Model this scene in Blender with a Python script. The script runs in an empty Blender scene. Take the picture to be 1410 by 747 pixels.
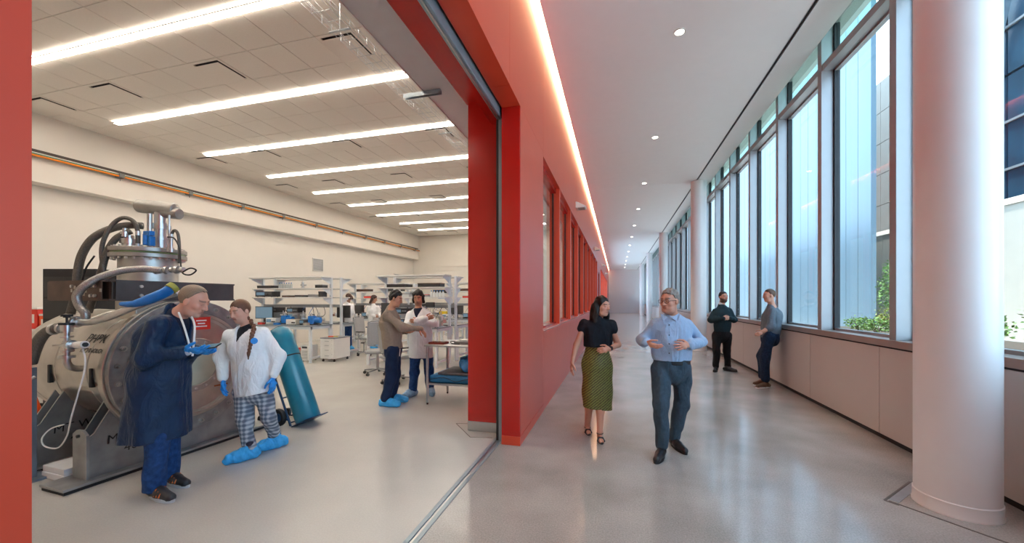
import bpy, bmesh, math, random
import numpy as np
from mathutils import Vector, Matrix

# ------------------------------------------------------------------ camera, world, exposure
FPX, CXP, VXP, HYP, EYE = 528.0, 710.0, 849.5, 413.0, 1.6
YAW = math.atan((VXP - CXP) / FPX)
CS, SN = math.cos(YAW), math.sin(YAW)
scn = bpy.context.scene
COL = scn.collection
cam_d = bpy.data.cameras.new('camera')
cam_d.sensor_fit = 'HORIZONTAL'
cam_d.sensor_width = 36.0
cam_d.lens = FPX / 1410.0 * 36.0
cam_d.shift_x = -(CXP - 705.0) / 1410.0
cam_d.shift_y = (HYP - 373.5) / 1410.0
cam_d.clip_start, cam_d.clip_end = 0.05, 400
cam = bpy.data.objects.new('camera', cam_d)
COL.objects.link(cam)
cam.location = (0, 0, EYE)
cam.rotation_euler = (math.pi / 2, 0, YAW)
scn.camera = cam

world = bpy.data.worlds.new('daylight')
scn.world = world
world.use_nodes = True
wbg = world.node_tree.nodes['Background']
wbg.inputs['Color'].default_value = (0.53, 0.76, 1.0, 1)
wbg.inputs['Strength'].default_value = 6.4

sun_d = bpy.data.lights.new('sun', 'SUN')
sun_d.energy = 10.0; sun_d.angle = math.radians(4); sun_d.color = (1.0, 0.95, 0.88)
sun = bpy.data.objects.new('sun', sun_d); COL.objects.link(sun)
sun.rotation_euler = Vector((0.22, 0.10, -0.97)).to_track_quat('-Z', 'Y').to_euler()
sun.location = (-20, -10, 30)

scn.view_settings.view_transform = 'Standard'
scn.view_settings.look = 'None'
scn.view_settings.gamma = 1.0
scn.view_settings.use_curve_mapping = False
scn.view_settings.exposure = 0.0
scn.cycles.max_bounces = 10
scn.cycles.diffuse_bounces = 5
scn.cycles.transparent_max_bounces = 24
scn.cycles.sample_clamp_indirect = 6.0
scn.cycles.use_denoising = True
scn.cycles.caustics_reflective = False
scn.cycles.caustics_refractive = False

rnd = random.Random(7)

# ------------------------------------------------------------------ helpers
def lin(c):
    return tuple(((v / 12.92) if v <= 0.04045 else ((v + 0.055) / 1.055) ** 2.4) for v in c)

def hexc(h):
    return lin(tuple(int(h[i:i + 2], 16) / 255.0 for i in (0, 2, 4)))

MATS = {}
def mat(name, col, rough=0.5, metal=0.0, var=0.0, vscale=6.0, bump=0.0, bscale=60.0, emit=None, estr=0.0, spec=0.5, coat=0.0, stretch=None):
    """Principled material; var adds a noise-driven colour variation, bump a fine relief."""
    if name in MATS:
        return MATS[name]
    m = bpy.data.materials.new(name)
    m.use_nodes = True
    nt = m.node_tree
    b = nt.nodes['Principled BSDF']
    if isinstance(col, str):
        col = hexc(col)
    b.inputs['Base Color'].default_value = (*col, 1)
    b.inputs['Roughness'].default_value = rough
    b.inputs['Metallic'].default_value = metal
    b.inputs['Specular IOR Level'].default_value = spec
    if coat:
        b.inputs['Coat Weight'].default_value = coat
        b.inputs['Coat Roughness'].default_value = 0.1
    tc = nt.nodes.new('ShaderNodeTexCoord')
    src = tc.outputs['Object']
    if stretch:
        mp = nt.nodes.new('ShaderNodeMapping')
        mp.inputs['Scale'].default_value = stretch
        nt.links.new(src, mp.inputs['Vector'])
        src = mp.outputs['Vector']
    if var > 0:
        n = nt.nodes.new('ShaderNodeTexNoise')
        n.inputs['Scale'].default_value = vscale
        n.inputs['Detail'].default_value = 5
        nt.links.new(src, n.inputs['Vector'])
        r = nt.nodes.new('ShaderNodeValToRGB')
        r.color_ramp.elements[0].position = 0.3
        r.color_ramp.elements[1].position = 0.7
        r.color_ramp.elements[0].color = (*[max(0, c * (1 - var)) for c in col], 1)
        r.color_ramp.elements[1].color = (*[min(1, c * (1 + var)) for c in col], 1)
        nt.links.new(n.outputs['Fac'], r.inputs['Fac'])
        nt.links.new(r.outputs['Color'], b.inputs['Base Color'])
    if bump > 0:
        n2 = nt.nodes.new('ShaderNodeTexNoise')
        n2.inputs['Scale'].default_value = bscale
        n2.inputs['Detail'].default_value = 4
        nt.links.new(src, n2.inputs['Vector'])
        bp = nt.nodes.new('ShaderNodeBump')
        bp.inputs['Strength'].default_value = bump
        bp.inputs['Distance'].default_value = 0.01
        nt.links.new(n2.outputs['Fac'], bp.inputs['Height'])
        nt.links.new(bp.outputs['Normal'], b.inputs['Normal'])
    if emit is not None:
        b.inputs['Emission Color'].default_value = (*emit, 1)
        b.inputs['Emission Strength'].default_value = estr
    MATS[name] = m
    return m

def glass_mat(name, tint=(0.93, 0.97, 0.98), refl=0.9):
    if name in MATS:
        return MATS[name]
    m = bpy.data.materials.new(name)
    m.use_nodes = True
    nt = m.node_tree
    nt.nodes.remove(nt.nodes['Principled BSDF'])
    out = nt.nodes['Material Output']
    t = nt.nodes.new('ShaderNodeBsdfTransparent')
    t.inputs['Color'].default_value = (*tint, 1)
    g = nt.nodes.new('ShaderNodeBsdfGlossy')
    g.inputs['Roughness'].default_value = 0.0
    g.inputs['Color'].default_value = (refl, refl, refl, 1)
    lw = nt.nodes.new('ShaderNodeLayerWeight')
    lw.inputs['Blend'].default_value = 0.5
    pw = nt.nodes.new('ShaderNodeMath'); pw.operation = 'POWER'; pw.inputs[1].default_value = 6.4
    nt.links.new(lw.outputs['Facing'], pw.inputs[0])
    f = nt.nodes.new('ShaderNodeMapRange')
    f.inputs['To Min'].default_value = 0.03; f.inputs['To Max'].default_value = 0.6
    nt.links.new(pw.outputs[0], f.inputs['Value'])
    mx = nt.nodes.new('ShaderNodeMixShader')
    nt.links.new(f.outputs['Result'], mx.inputs['Fac'])
    nt.links.new(t.outputs['BSDF'], mx.inputs[1])
    nt.links.new(g.outputs['BSDF'], mx.inputs[2])
    nt.links.new(mx.outputs['Shader'], out.inputs['Surface'])
    MATS[name] = m
    return m

def attr_mat(name, rough=0.55, bump=0.0, bscale=200.0, spec=0.4, sss=0.0):
    """colour from the mesh's own colour attribute 'tone'"""
    if name in MATS:
        return MATS[name]
    m = bpy.data.materials.new(name)
    m.use_nodes = True
    nt = m.node_tree
    b = nt.nodes['Principled BSDF']
    a = nt.nodes.new('ShaderNodeVertexColor')
    a.layer_name = 'tone'
    nt.links.new(a.outputs['Color'], b.inputs['Base Color'])
    b.inputs['Roughness'].default_value = rough
    b.inputs['Specular IOR Level'].default_value = spec
    if bump:
        tc = nt.nodes.new('ShaderNodeTexCoord')
        n2 = nt.nodes.new('ShaderNodeTexNoise')
        n2.inputs['Scale'].default_value = bscale
        nt.links.new(tc.outputs['Object'], n2.inputs['Vector'])
        bp = nt.nodes.new('ShaderNodeBump')
        bp.inputs['Strength'].default_value = bump
        bp.inputs['Distance'].default_value = 0.004
        nt.links.new(n2.outputs['Fac'], bp.inputs['Height'])
        nt.links.new(bp.outputs['Normal'], b.inputs['Normal'])
    MATS[name] = m
    return m

class MB:
    """collects simple shapes into one mesh"""
    def __init__(s):
        s.v, s.f = [], []
    def _add(s, vs, fs):
        o = len(s.v)
        s.v += [tuple(p) for p in vs]
        s.f += [tuple(i + o for i in f) for f in fs]
        return s
    def box(s, x0, x1, y0, y1, z0, z1):
        if x0 > x1: x0, x1 = x1, x0
        if y0 > y1: y0, y1 = y1, y0
        if z0 > z1: z0, z1 = z1, z0
        vs = [(x0, y0, z0), (x1, y0, z0), (x1, y1, z0), (x0, y1, z0), (x0, y0, z1), (x1, y0, z1), (x1, y1, z1), (x0, y1, z1)]
        fs = [(0, 3, 2, 1), (4, 5, 6, 7), (0, 1, 5, 4), (1, 2, 6, 5), (2, 3, 7, 6), (3, 0, 4, 7)]
        return s._add(vs, fs)
    def cbox(s, c, size):
        return s.box(c[0] - size[0] / 2, c[0] + size[0] / 2, c[1] - size[1] / 2, c[1] + size[1] / 2, c[2] - size[2] / 2, c[2] + size[2] / 2)
    def beam(s, p0, p1, w, h, up=(0, 0, 1)):
        p0, p1 = Vector(p0), Vector(p1)
        d = (p1 - p0).normalized()
        u = Vector(up)
        r = d.cross(u)
        if r.length < 1e-5:
            r = d.cross(Vector((1, 0, 0)))
        r.normalize()
        u = r.cross(d)
        vs = []
        for p in (p0, p1):
            for a, b in ((-1, -1), (1, -1), (1, 1), (-1, 1)):
                vs.append(p + r * (a * w / 2) + u * (b * h / 2))
        return s._add(vs, [(0, 1, 2, 3), (7, 6, 5, 4), (0, 4, 5, 1), (1, 5, 6, 2), (2, 6, 7, 3), (3, 7, 4, 0)])
    def cyl(s, p0, p1, r0, n=16, r1=None, cap=True):
        return s.tube([p0, p1], [r0, r0 if r1 is None else r1], n, cap)
    def tube(s, pts, r, n=10, cap=True):
        pts = [Vector(p) for p in pts]
        rs = r if isinstance(r, (list, tuple)) else [r] * len(pts)
        t0 = (pts[1] - pts[0]).normalized()
        ref = Vector((0, 0, 1)) if abs(t0.z) < 0.9 else Vector((1, 0, 0))
        u = t0.cross(ref).normalized()
        vs = []
        for i, p in enumerate(pts):
            if i == 0: t = pts[1] - pts[0]
            elif i == len(pts) - 1: t = pts[i] - pts[i - 1]
            else: t = pts[i + 1] - pts[i - 1]
            if t.length < 1e-9: t = t0.copy()
            t.normalize()
            u = (u - t * u.dot(t))
            if u.length < 1e-6:
                u = t.orthogonal()
            u.normalize()
            w = t.cross(u)
            for k in range(n):
                a = 2 * math.pi * k / n
                vs.append(p + (u * math.cos(a) + w * math.sin(a)) * rs[i])
        fs = []
        m = len(pts)
        for i in range(m - 1):
            for k in range(n):
                k2 = (k + 1) % n
                fs.append((i * n + k, i * n + k2, (i + 1) * n + k2, (i + 1) * n + k))
        if cap:
            fs.append(tuple(range(n - 1, -1, -1)))
            fs.append(tuple((m - 1) * n + k for k in range(n)))
        return s._add(vs, fs)
    def lathe(s, prof, o=(0, 0, 0), axis=(0, 0, 1), n=32):
        """prof: (radius, height along the axis)"""
        o = Vector(o); ax = Vector(axis).normalized()
        u = ax.orthogonal().normalized(); w = ax.cross(u)
        vs = []
        for r, h in prof:
            for k in range(n):
                a = 2 * math.pi * k / n
                vs.append(o + ax * h + (u * math.cos(a) + w * math.sin(a)) * max(r, 1e-5))
        fs = []
        for i in range(len(prof) - 1):
            for k in range(n):
                k2 = (k + 1) % n
                fs.append((i * n + k, i * n + k2, (i + 1) * n + k2, (i + 1) * n + k))
        return s._add(vs, fs)
    def prism(s, poly, o, eu, ev, en, t):
        """polygon in plane (eu, ev) extruded by t along en"""
        o, eu, ev, en = Vector(o), Vector(eu), Vector(ev), Vector(en)
        n = len(poly)
        vs = [o + eu * a + ev * b for a, b in poly] + [o + eu * a + ev * b + en * t for a, b in poly]
        fs = [tuple(range(n - 1, -1, -1)), tuple(range(n, 2 * n))]
        for k in range(n):
            k2 = (k + 1) % n
            fs.append((k, k2, n + k2, n + k))
        return s._add(vs, fs)
    def sphere(s, c, r, n=12, sc=(1, 1, 1)):
        m = max(4, n // 2)
        vs, fs = [], []
        for i in range(m + 1):
            th = math.pi * i / m
            for k in range(n):
                a = 2 * math.pi * k / n
                vs.append((c[0] + r * sc[0] * math.sin(th) * math.cos(a), c[1] + r * sc[1] * math.sin(th) * math.sin(a), c[2] + r * sc[2] * math.cos(th)))
        for i in range(m):
            for k in range(n):
                k2 = (k + 1) % n
                fs.append((i * n + k, (i + 1) * n + k, (i + 1) * n + k2, i * n + k2))
        return s._add(vs, fs)
    def build(s, name, material, parent=None, smooth=False, bevel=0.0, loc=None):
        me = bpy.data.meshes.new(name)
        me.from_pydata(s.v, [], s.f)
        me.validate()
        bm = bmesh.new(); bm.from_mesh(me)
        bmesh.ops.recalc_face_normals(bm, faces=bm.faces)
        bm.to_mesh(me); bm.free()
        return link(name, me, material, parent, smooth, bevel, loc)

def link(name, me, material, parent=None, smooth=False, bevel=0.0, loc=None):
    if material is not None and not me.materials:
        me.materials.append(material)
    if smooth:
        me.polygons.foreach_set('use_smooth', [True] * len(me.polygons))
        if smooth != 'all':
            me.set_sharp_from_angle(angle=math.radians(38))
    o = bpy.data.objects.new(name, me)
    COL.objects.link(o)
    if loc is not None:
        o.location = loc
    if parent is not None:
        o.parent = parent
    if bevel > 0:
        b = o.modifiers.new('bevel', 'BEVEL')
        b.width = bevel; b.segments = 2; b.limit_method = 'ANGLE'
    return o

def tag(o, label, cat, group=None):
    o['label'] = label
    o['category'] = cat
    if group:
        o['group'] = group
    return o

def thing(name, label, cat, loc=(0, 0, 0), rz=0.0, group=None):
    o = bpy.data.objects.new(name, None)
    COL.objects.link(o)
    o.empty_display_size = 0.1
    o.location = loc
    o.rotation_euler = (0, 0, rz)
    return tag(o, label, cat, group)

def setting(name, loc=(0, 0, 0)):
    o = bpy.data.objects.new(name, None)
    COL.objects.link(o)
    o.location = loc
    o['kind'] = 'structure'
    return o

def struct(o):
    o['kind'] = 'structure'
    return o

def copy_tree(o, parent=None):
    c = o.copy()
    COL.objects.link(c)
    c.parent = parent
    for ch in [q for q in o.children]:
        copy_tree(ch, c)
    return c

def lcl(lat, dep):
    """camera-aligned plan coordinates -> world x, y"""
    return (lat * CS - dep * SN, lat * SN + dep * CS)

def at(px, py, D):
    """the point that lies D in front of the eye at this picture position"""
    x, y = lcl((px - CXP) / FPX * D, D)
    return Vector((x, y, EYE + (HYP - py) / FPX * D))

def wdir(lat, dep, up):
    x, y = lcl(lat, dep)
    return Vector((x, y, up)).normalized()

def text_mesh(txt, name, material, parent, loc, eu, ev, size, shear=0.0, thick=0.0008):
    """flat lettering lying in the plane (eu, ev)"""
    cu = bpy.data.curves.new(name, 'FONT')
    cu.body = txt
    cu.size = size
    cu.shear = shear
    cu.extrude = thick
    cu.align_x = 'LEFT'
    tmp = bpy.data.objects.new(name, cu)
    COL.objects.link(tmp)
    dg = bpy.context.evaluated_depsgraph_get()
    me = bpy.data.meshes.new_from_object(tmp.evaluated_get(dg))
    bpy.data.objects.remove(tmp)
    eu = Vector(eu).normalized(); ev = Vector(ev); ev = (ev - eu * ev.dot(eu)).normalized()
    en = eu.cross(ev)
    M = Matrix((eu, ev, en)).transposed().to_4x4()
    M.translation = Vector(loc)
    me.transform(M)
    me.materials.clear()
    return link(name, me, material, parent)
# ------------------------------------------------------------------ materials of the setting
def floor_mat(name, c0, c1, rough, spec=0.5):
    m = bpy.data.materials.new(name); m.use_nodes = True
    nt = m.node_tree; b = nt.nodes['Principled BSDF']
    tc = nt.nodes.new('ShaderNodeTexCoord')
    n1 = nt.nodes.new('ShaderNodeTexNoise'); n1.inputs['Scale'].default_value = 1.3; n1.inputs['Detail'].default_value = 8
    n2 = nt.nodes.new('ShaderNodeTexNoise'); n2.inputs['Scale'].default_value = 90; n2.inputs['Detail'].default_value = 3
    mx = nt.nodes.new('ShaderNodeMix'); mx.data_type = 'FLOAT'; mx.inputs['Factor'].default_value = 0.45
    r = nt.nodes.new('ShaderNodeValToRGB')
    r.color_ramp.elements[0].position = 0.32; r.color_ramp.elements[1].position = 0.68
    r.color_ramp.elements[0].color = (*c0, 1); r.color_ramp.elements[1].color = (*c1, 1)
    nt.links.new(tc.outputs['Object'], n1.inputs['Vector']); nt.links.new(tc.outputs['Object'], n2.inputs['Vector'])
    nt.links.new(n1.outputs['Fac'], mx.inputs[2]); nt.links.new(n2.outputs['Fac'], mx.inputs[3])
    nt.links.new(mx.outputs[0], r.inputs['Fac']); nt.links.new(r.outputs['Color'], b.inputs['Base Color'])
    b.inputs['Roughness'].default_value = rough
    b.inputs['Specular IOR Level'].default_value = spec
    return m

M_FLOOR = floor_mat('polished_concrete', (0.23, 0.22, 0.21), (0.46, 0.435, 0.41), 0.14, 0.6)
M_LABFL = floor_mat('lab_floor_coating', (0.46, 0.44, 0.41), (0.56, 0.54, 0.50), 0.24, 0.5)
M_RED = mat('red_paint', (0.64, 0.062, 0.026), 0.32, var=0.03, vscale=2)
M_REDG = mat('red_gloss_shade_paint', (0.50, 0.010, 0.006), 0.2, var=0.03, vscale=2)  # gloss red; its darker tone also stands in for shade on the pier jamb
M_WHITE = mat('white_wall_paint', (0.80, 0.78, 0.75), 0.55, var=0.015, vscale=3)
M_LABW = mat('lab_wall_paint', (0.80, 0.76, 0.70), 0.34, var=0.01, vscale=3)
M_CEIL = mat('ceiling_paint', (0.82, 0.80, 0.79), 0.6, var=0.01)
M_TILE = mat('ceiling_tile_white', (0.88, 0.84, 0.78), 0.75, var=0.02, vscale=40, bump=0.12, bscale=250)
M_GRID = mat('ceiling_grid_shadow', (0.12, 0.10, 0.09), 0.8)
M_ALU = mat('anodised_aluminium', (0.34, 0.345, 0.35), 0.42, metal=0.35, var=0.02)
M_STEEL = mat('brushed_steel', (0.52, 0.53, 0.54), 0.32, metal=1.0, var=0.06, vscale=20, stretch=(1, 1, 12))
M_TRACK = mat('track_steel', (0.30, 0.37, 0.42), 0.45, metal=0.6, var=0.05)
M_BLACK = mat('black_rubber', (0.012, 0.012, 0.014), 0.6, var=0.1)
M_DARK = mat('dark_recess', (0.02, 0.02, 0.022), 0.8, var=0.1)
M_KNEE = mat('laminate_panel', (0.56, 0.51, 0.48), 0.38, var=0.01)  # mid taupe: part of the panels' shade and red bounce is in this colour
M_BRONZE = mat('bronze_sill', (0.42, 0.38, 0.35), 0.35, metal=0.6, var=0.04)
M_GLASS = glass_mat('window_glass', (0.94, 0.975, 0.98))
M_GLASSG = glass_mat('green_glass', (0.80, 0.92, 0.86))
M_PLASTER = mat('grey_plaster', (0.62, 0.63, 0.66), 0.4, var=0.02)
M_COLUMN = mat('column_paint', (0.80, 0.79, 0.79), 0.33, var=0.01)
M_LED = mat('led_lens', (1, 1, 1), 0.5, emit=(1.0, 0.90, 0.77), estr=27.0)
M_COVE = mat('cove_led', (1, 1, 1), 0.5, emit=(1.0, 0.68, 0.38), estr=15.0)
M_DOWN = mat('downlight_lens', (1, 1, 1), 0.5, emit=(1.0, 0.88, 0.72), estr=30.0)

XW, XK, XE = -1.03, 2.96, 48.0          # red wall face, knee wall face, end of the corridor
YB, ZC, ZL = -4.5, 5.40, 5.36            # behind the eye, corridor ceiling, lab ceiling
XE = 50.0

# ------------------------------------------------------------------ floors and ceilings
struct(MB().box(-1.27, 3.4, YB, XE, -0.15, 0).build('floor', M_FLOOR))
struct(MB().box(-11.9, -1.37, -3.2, 20.6, -0.15, 0).build('floor_lab', M_LABFL))
tr = setting('trim_1')
MB().box(-1.37, -1.27, YB, 0.3, -0.15, -0.001).box(-1.37, -1.27, 4.42, 20.6, -0.15, -0.001).build('floor_filler', M_FLOOR, tr)
MB().box(-1.368, -1.332, 0.3, 4.42, -0.15, 0.003).build('floor_track_rail', M_TRACK, tr, bevel=0.002)
MB().box(-1.308, -1.272, 0.3, 4.42, -0.15, 0.003).build('floor_track_rail', M_TRACK, tr, bevel=0.002)
MB().box(-1.332, -1.308, 0.3, 4.42, -0.15, -0.004).build('floor_track_slot', M_STEEL, tr)
# saw cuts and cover plates in the floor
fj = setting('trim_2')
for (a, b) in (((-2.02, 4.62), (-1.66, 4.20)), ((-1.66, 4.20), (-1.40, 4.24)), ((-2.02, 4.62), (-1.80, 4.66))):
    MB().beam((*a, 0.0005), (*b, 0.0005), 0.008, 0.003).build('floor_joint', M_GRID, fj)
for (a, b) in (((2.07, 3.72), (2.50, 4.16)), ((2.10, 3.72), (2.95, 2.75)), ((2.07, 3.72), (2.13, 3.66))):
    MB().beam((*a, 0.0005), (*b, 0.0005), 0.016, 0.003).build('floor_joint', M_GRID, fj)
MB().beam((2.13, 3.72, 0.001), (2.53, 4.13, 0.001), 0.06, 0.004).build('floor_cover_strip', M_STEEL, fj)

cl = setting('ceiling')
ys = [YB, 3.7, 13.4, 23.1, 32.8, 42.5, XE]
for y0, y1 in zip(ys[:-1], ys[1:]):
    MB().box(-0.95, 2.425, y0 + 0.003, y1 - 0.003, ZC, ZC + 0.1).build('ceiling_board', M_CEIL, cl)
    MB().box(2.475, 2.89, y0 + 0.003, y1 - 0.003, ZC, ZC + 0.1).build('ceiling_board', M_CEIL, cl)
MB().box(2.42, 2.48, YB, XE, ZC + 0.035, ZC + 0.06).build('slot_diffuser_throat', M_DARK, cl)
for x in (2.427, 2.473):
    MB().box(x - 0.004, x + 0.004, YB, XE, ZC - 0.004, ZC + 0.03).build('slot_diffuser_edge', M_ALU, cl)
struct(MB().box(-12.1, 3.45, YB - 0.2, XE + 0.2, 5.80, 6.0).build('roof_slab', M_PLASTER))

# cove light along the top of the red wall
cv = thing('cove_light', 'warm linear cove light glowing along the top of the red wall', 'light', (0, 0, 0))
MB().box(-1.028, -0.955, YB, XE, 5.47, 5.49).build('light_strip', M_COVE, cv)
MB().box(-1.028, -0.94, YB, XE, 5.491, 5.52).build('housing', M_WHITE, cv)

# downlights
dl = None
for k in range(13):
    y = 2.22 + 3.635 * k
    if dl is None:
        dl = thing('downlight', 'small round recessed downlight in the corridor ceiling', 'light', (0.86, y, ZC), group='recessed downlights along the corridor ceiling')
        MB().lathe([(0.085, 0.0), (0.085, -0.006), (0.062, -0.006), (0.058, -0.001), (0.058, 0.0)], n=28).build('trim_ring', M_WHITE, dl, smooth=True)
        MB().lathe([(0.0, -0.003), (0.058, -0.003)], n=28).build('lens', M_DOWN, dl)
        o = dl
    else:
        o = copy_tree(dl)
        o.location = (0.86, y, ZC)
    ld = bpy.data.lights.new('downlight_beam', 'SPOT')
    ld.energy = 150; ld.color = (1.0, 0.83, 0.62); ld.spot_size = math.radians(58); ld.spot_blend = 1.0; ld.shadow_soft_size = 0.06
    lo = bpy.data.objects.new('lamp', ld); COL.objects.link(lo); lo.parent = o; lo.location = (0, 0, -0.02)

# ------------------------------------------------------------------ the red wall
wl = setting('wall_left')
def redbox(x0, x1, y0, y1, z0, z1, m=M_RED, name='wall_panel', bev=0.0):
    return MB().box(x0, x1, y0, y1, z0, z1).build(name, m, wl, bevel=bev)
J = 0.002
XB = -1.24
redbox(XB, XW, YB, 0.45, 0, 5.8)                                     # near side of the opening
redbox(-1.77, XB - .12, YB, 0.15, 0, 5.8)
for y0, y1 in ((0.45, 3.67), (3.67, 5.46)):
    redbox(XB, XW, y0 + J, y1 - J, 3.74, 5.8)                        # head over the opening
redbox(XB, XW, 4.11, 5.46 - J, 0.10, 3.738)                           # pier after the opening
redbox(XB, XW - .002, 4.085, 4.108, 0.1, 3.738, M_REDG, 'jamb')  # thin darker lining: the jamb face's shade is put into its colour
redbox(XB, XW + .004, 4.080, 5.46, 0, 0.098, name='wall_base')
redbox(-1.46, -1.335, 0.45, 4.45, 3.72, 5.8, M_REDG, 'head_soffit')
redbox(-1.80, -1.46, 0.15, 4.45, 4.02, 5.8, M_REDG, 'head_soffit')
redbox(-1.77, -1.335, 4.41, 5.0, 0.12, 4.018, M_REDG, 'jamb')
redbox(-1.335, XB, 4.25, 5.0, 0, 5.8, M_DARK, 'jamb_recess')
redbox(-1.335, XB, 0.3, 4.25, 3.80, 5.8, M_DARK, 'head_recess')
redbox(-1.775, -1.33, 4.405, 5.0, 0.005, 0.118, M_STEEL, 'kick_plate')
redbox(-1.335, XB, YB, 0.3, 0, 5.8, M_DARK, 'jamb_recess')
MB().box(-1.325, -1.262, 0.4, 4.17, 3.655, 3.80).build('head_track', M_TRACK, tr, bevel=0.006)
MB().box(-1.300, -1.285, 0.4, 4.165, 3.645, 3.656).build('head_track_lip', M_STEEL, tr)
MB().box(-1.300, -1.262, 4.16, 4.24, 0, 3.66).build('side_track', M_TRACK, tr, bevel=0.004)
MB().box(-1.335, -1.302, 4.185, 4.24, 0, 3.66).build('side_track_seal', M_BLACK, tr)
# bands below and above the window strips, and the piers between them
SILL, HEAD = 1.15, 3.68
bays1 = [5.46 + 1.75 * k for k in range(10)]       # up to 21.21
bays2 = [25.4 + 1.75 * k for k in range(11)]
for y0, y1 in ((5.46, 10.2), (10.2, 16.7), (16.7, 21.3)):
    redbox(-1.42, XW, y0 + J, y1 - J, 0, SILL)
    redbox(-1.42, XW, y0 + J, y1 - J, HEAD, 5.8)
redbox(-1.42, XW, 21.21, 22.0, 0, 5.8)
redbox(-1.42, XW, 22.0, 23.9, 3.2, 5.8)
redbox(-1.42, XW, 23.9, 25.4, 0, 5.8)
for y0, y1 in ((25.4, 31.0), (31.0, 37.5), (37.5, 42.9)):
    redbox(-1.42, XW, y0 + J, y1 - J, 0, SILL)
    redbox(-1.42, XW, y0 + J, y1 - J, HEAD, 5.8)
redbox(-1.42, XW, 42.9, XE, 0, 5.8)
M_SILLR = mat('pale_red_sill', (0.60, 0.22, 0.19), 0.25)
wn = 0
for bays in (bays1, bays2):
    for y0, y1 in zip(bays[:-1], bays[1:]):
        wn += 1
        w = setting('window_%d' % wn)
        MB().box(-1.22, XW - 0.005, y1 - 0.10, y1, SILL, HEAD).build('mullion', M_RED, w, bevel=0.003)
        MB().box(-1.20, -1.10, y0, y1 - 0.10, SILL, SILL + 0.05).build('frame_rail', M_REDG, w)
        MB().box(-1.20, -1.10, y0, y1 - 0.10, HEAD - 0.09, HEAD).build('frame_rail', M_REDG, w)
        MB().box(-1.17, -1.145, y1 - 0.125, y1 - 0.10, SILL + .05, HEAD - .09).build('gasket', M_BLACK, w)
        MB().box(-1.20, -1.10, y0, y0 + 0.04, SILL + .05, HEAD - .09).build('frame_stile', M_REDG, w)
        MB().box(-1.162, -1.154, y0 + 0.04, y1 - 0.125, SILL + 0.05, HEAD - 0.09).build('pane', M_GLASS, w)
        MB().box(-1.10, XW + 0.012, y0, y1, SILL - 0.002, SILL + 0.018).build('sill', M_SILLR, w)
# a red door further down the corridor
dr = setting('door_1')
MB().box(-1.2, -1.1, 22.0, 22.08, 0, 3.2).box(-1.2, -1.1, 23.82, 23.9, 0, 3.2).box(-1.2, -1.1, 22.0, 23.9, 3.1, 3.2).build('door_frame', M_SILLR, dr)
MB().box(-1.17, -1.12, 22.09, 22.945, 0.01, 3.09).build('door_leaf', M_RED, dr, bevel=0.004)
MB().box(-1.17, -1.12, 22.955, 23.81, 0.01, 3.09).build('door_leaf', M_RED, dr, bevel=0.004)
for y in (22.86, 23.04):
    MB().cyl((-1.08, y, 0.85), (-1.08, y, 1.25), 0.013, 10).cyl((-1.12, y, .9), (-1.08, y, .9), 0.009, 8).cyl((-1.12, y, 1.2), (-1.08, y, 1.2), 0.009, 8).build('pull_handle', M_STEEL, dr, smooth=True)

# wall mounted emergency lights
el = None
for k, y in enumerate((10.1, 18.7, 27.3, 35.9)):
    if el is None:
        el = thing('emergency_light', 'white wedge emergency light sticking out of the upper red wall', 'light', (XW, y, 3.98), group='emergency lights on the red wall')
        MB().prism([(0.0, 0.0), (0.24, 0.01), (0.26, 0.035), (0.22, 0.06), (0.05, 0.15), (0.0, 0.16)], (0, -0.16, 0), (1, 0, 0), (0, 0, 1), (0, 1, 0), 0.32).build('housing', M_WHITE, el, bevel=0.008)
        MB().box(0.06, 0.22, -0.13, 0.13, -0.006, 0.004).build('lens', M_ALU, el)
    else:
        o = copy_tree(el); o.location = (XW, y, 3.98)

# ------------------------------------------------------------------ the window side
wr = setting('wall_right')
MB().box(XK + 0.03, 3.3, YB, XE, 0, 1.06).build('wall_core', M_PLASTER, wr)
MB().box(XK + 0.02, XK + 0.05, YB, XE, 0, 0.055).build('toe_recess', M_DARK, wr)
MB().box(XK + 0.026, XK + 0.034, YB, XE, 0.055, 1.06).build('joint_backing', M_DARK, wr)
pme = None
y = 5.41 - 1.66 * 5
while y < XE - 1.7:
    if pme is None:
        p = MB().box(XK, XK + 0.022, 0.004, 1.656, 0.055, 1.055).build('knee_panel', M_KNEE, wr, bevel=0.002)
        pme = p
    else:
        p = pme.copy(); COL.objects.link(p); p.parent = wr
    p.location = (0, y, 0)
    y += 1.66
MB().box(XK - 0.01, 3.32, YB, XE, 1.075, 1.155).build('sill', M_BRONZE, wr, bevel=0.004)
MB().box(XK + 0.01, 3.3, YB, XE, 1.055, 1.075).build('sill_shadow_gap', M_DARK, wr)
MB().box(3.0, 3.3, YB, XE, 5.72, 5.85).build('window_head', M_ALU, wr)
FY0 = 5.16 - 1.6 * 5
MB().box(XK + .02, 3.3, YB, FY0, 1.155, 5.75).build('wall_core', M_WHITE, wr)
proto = None
nb = 0
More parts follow.
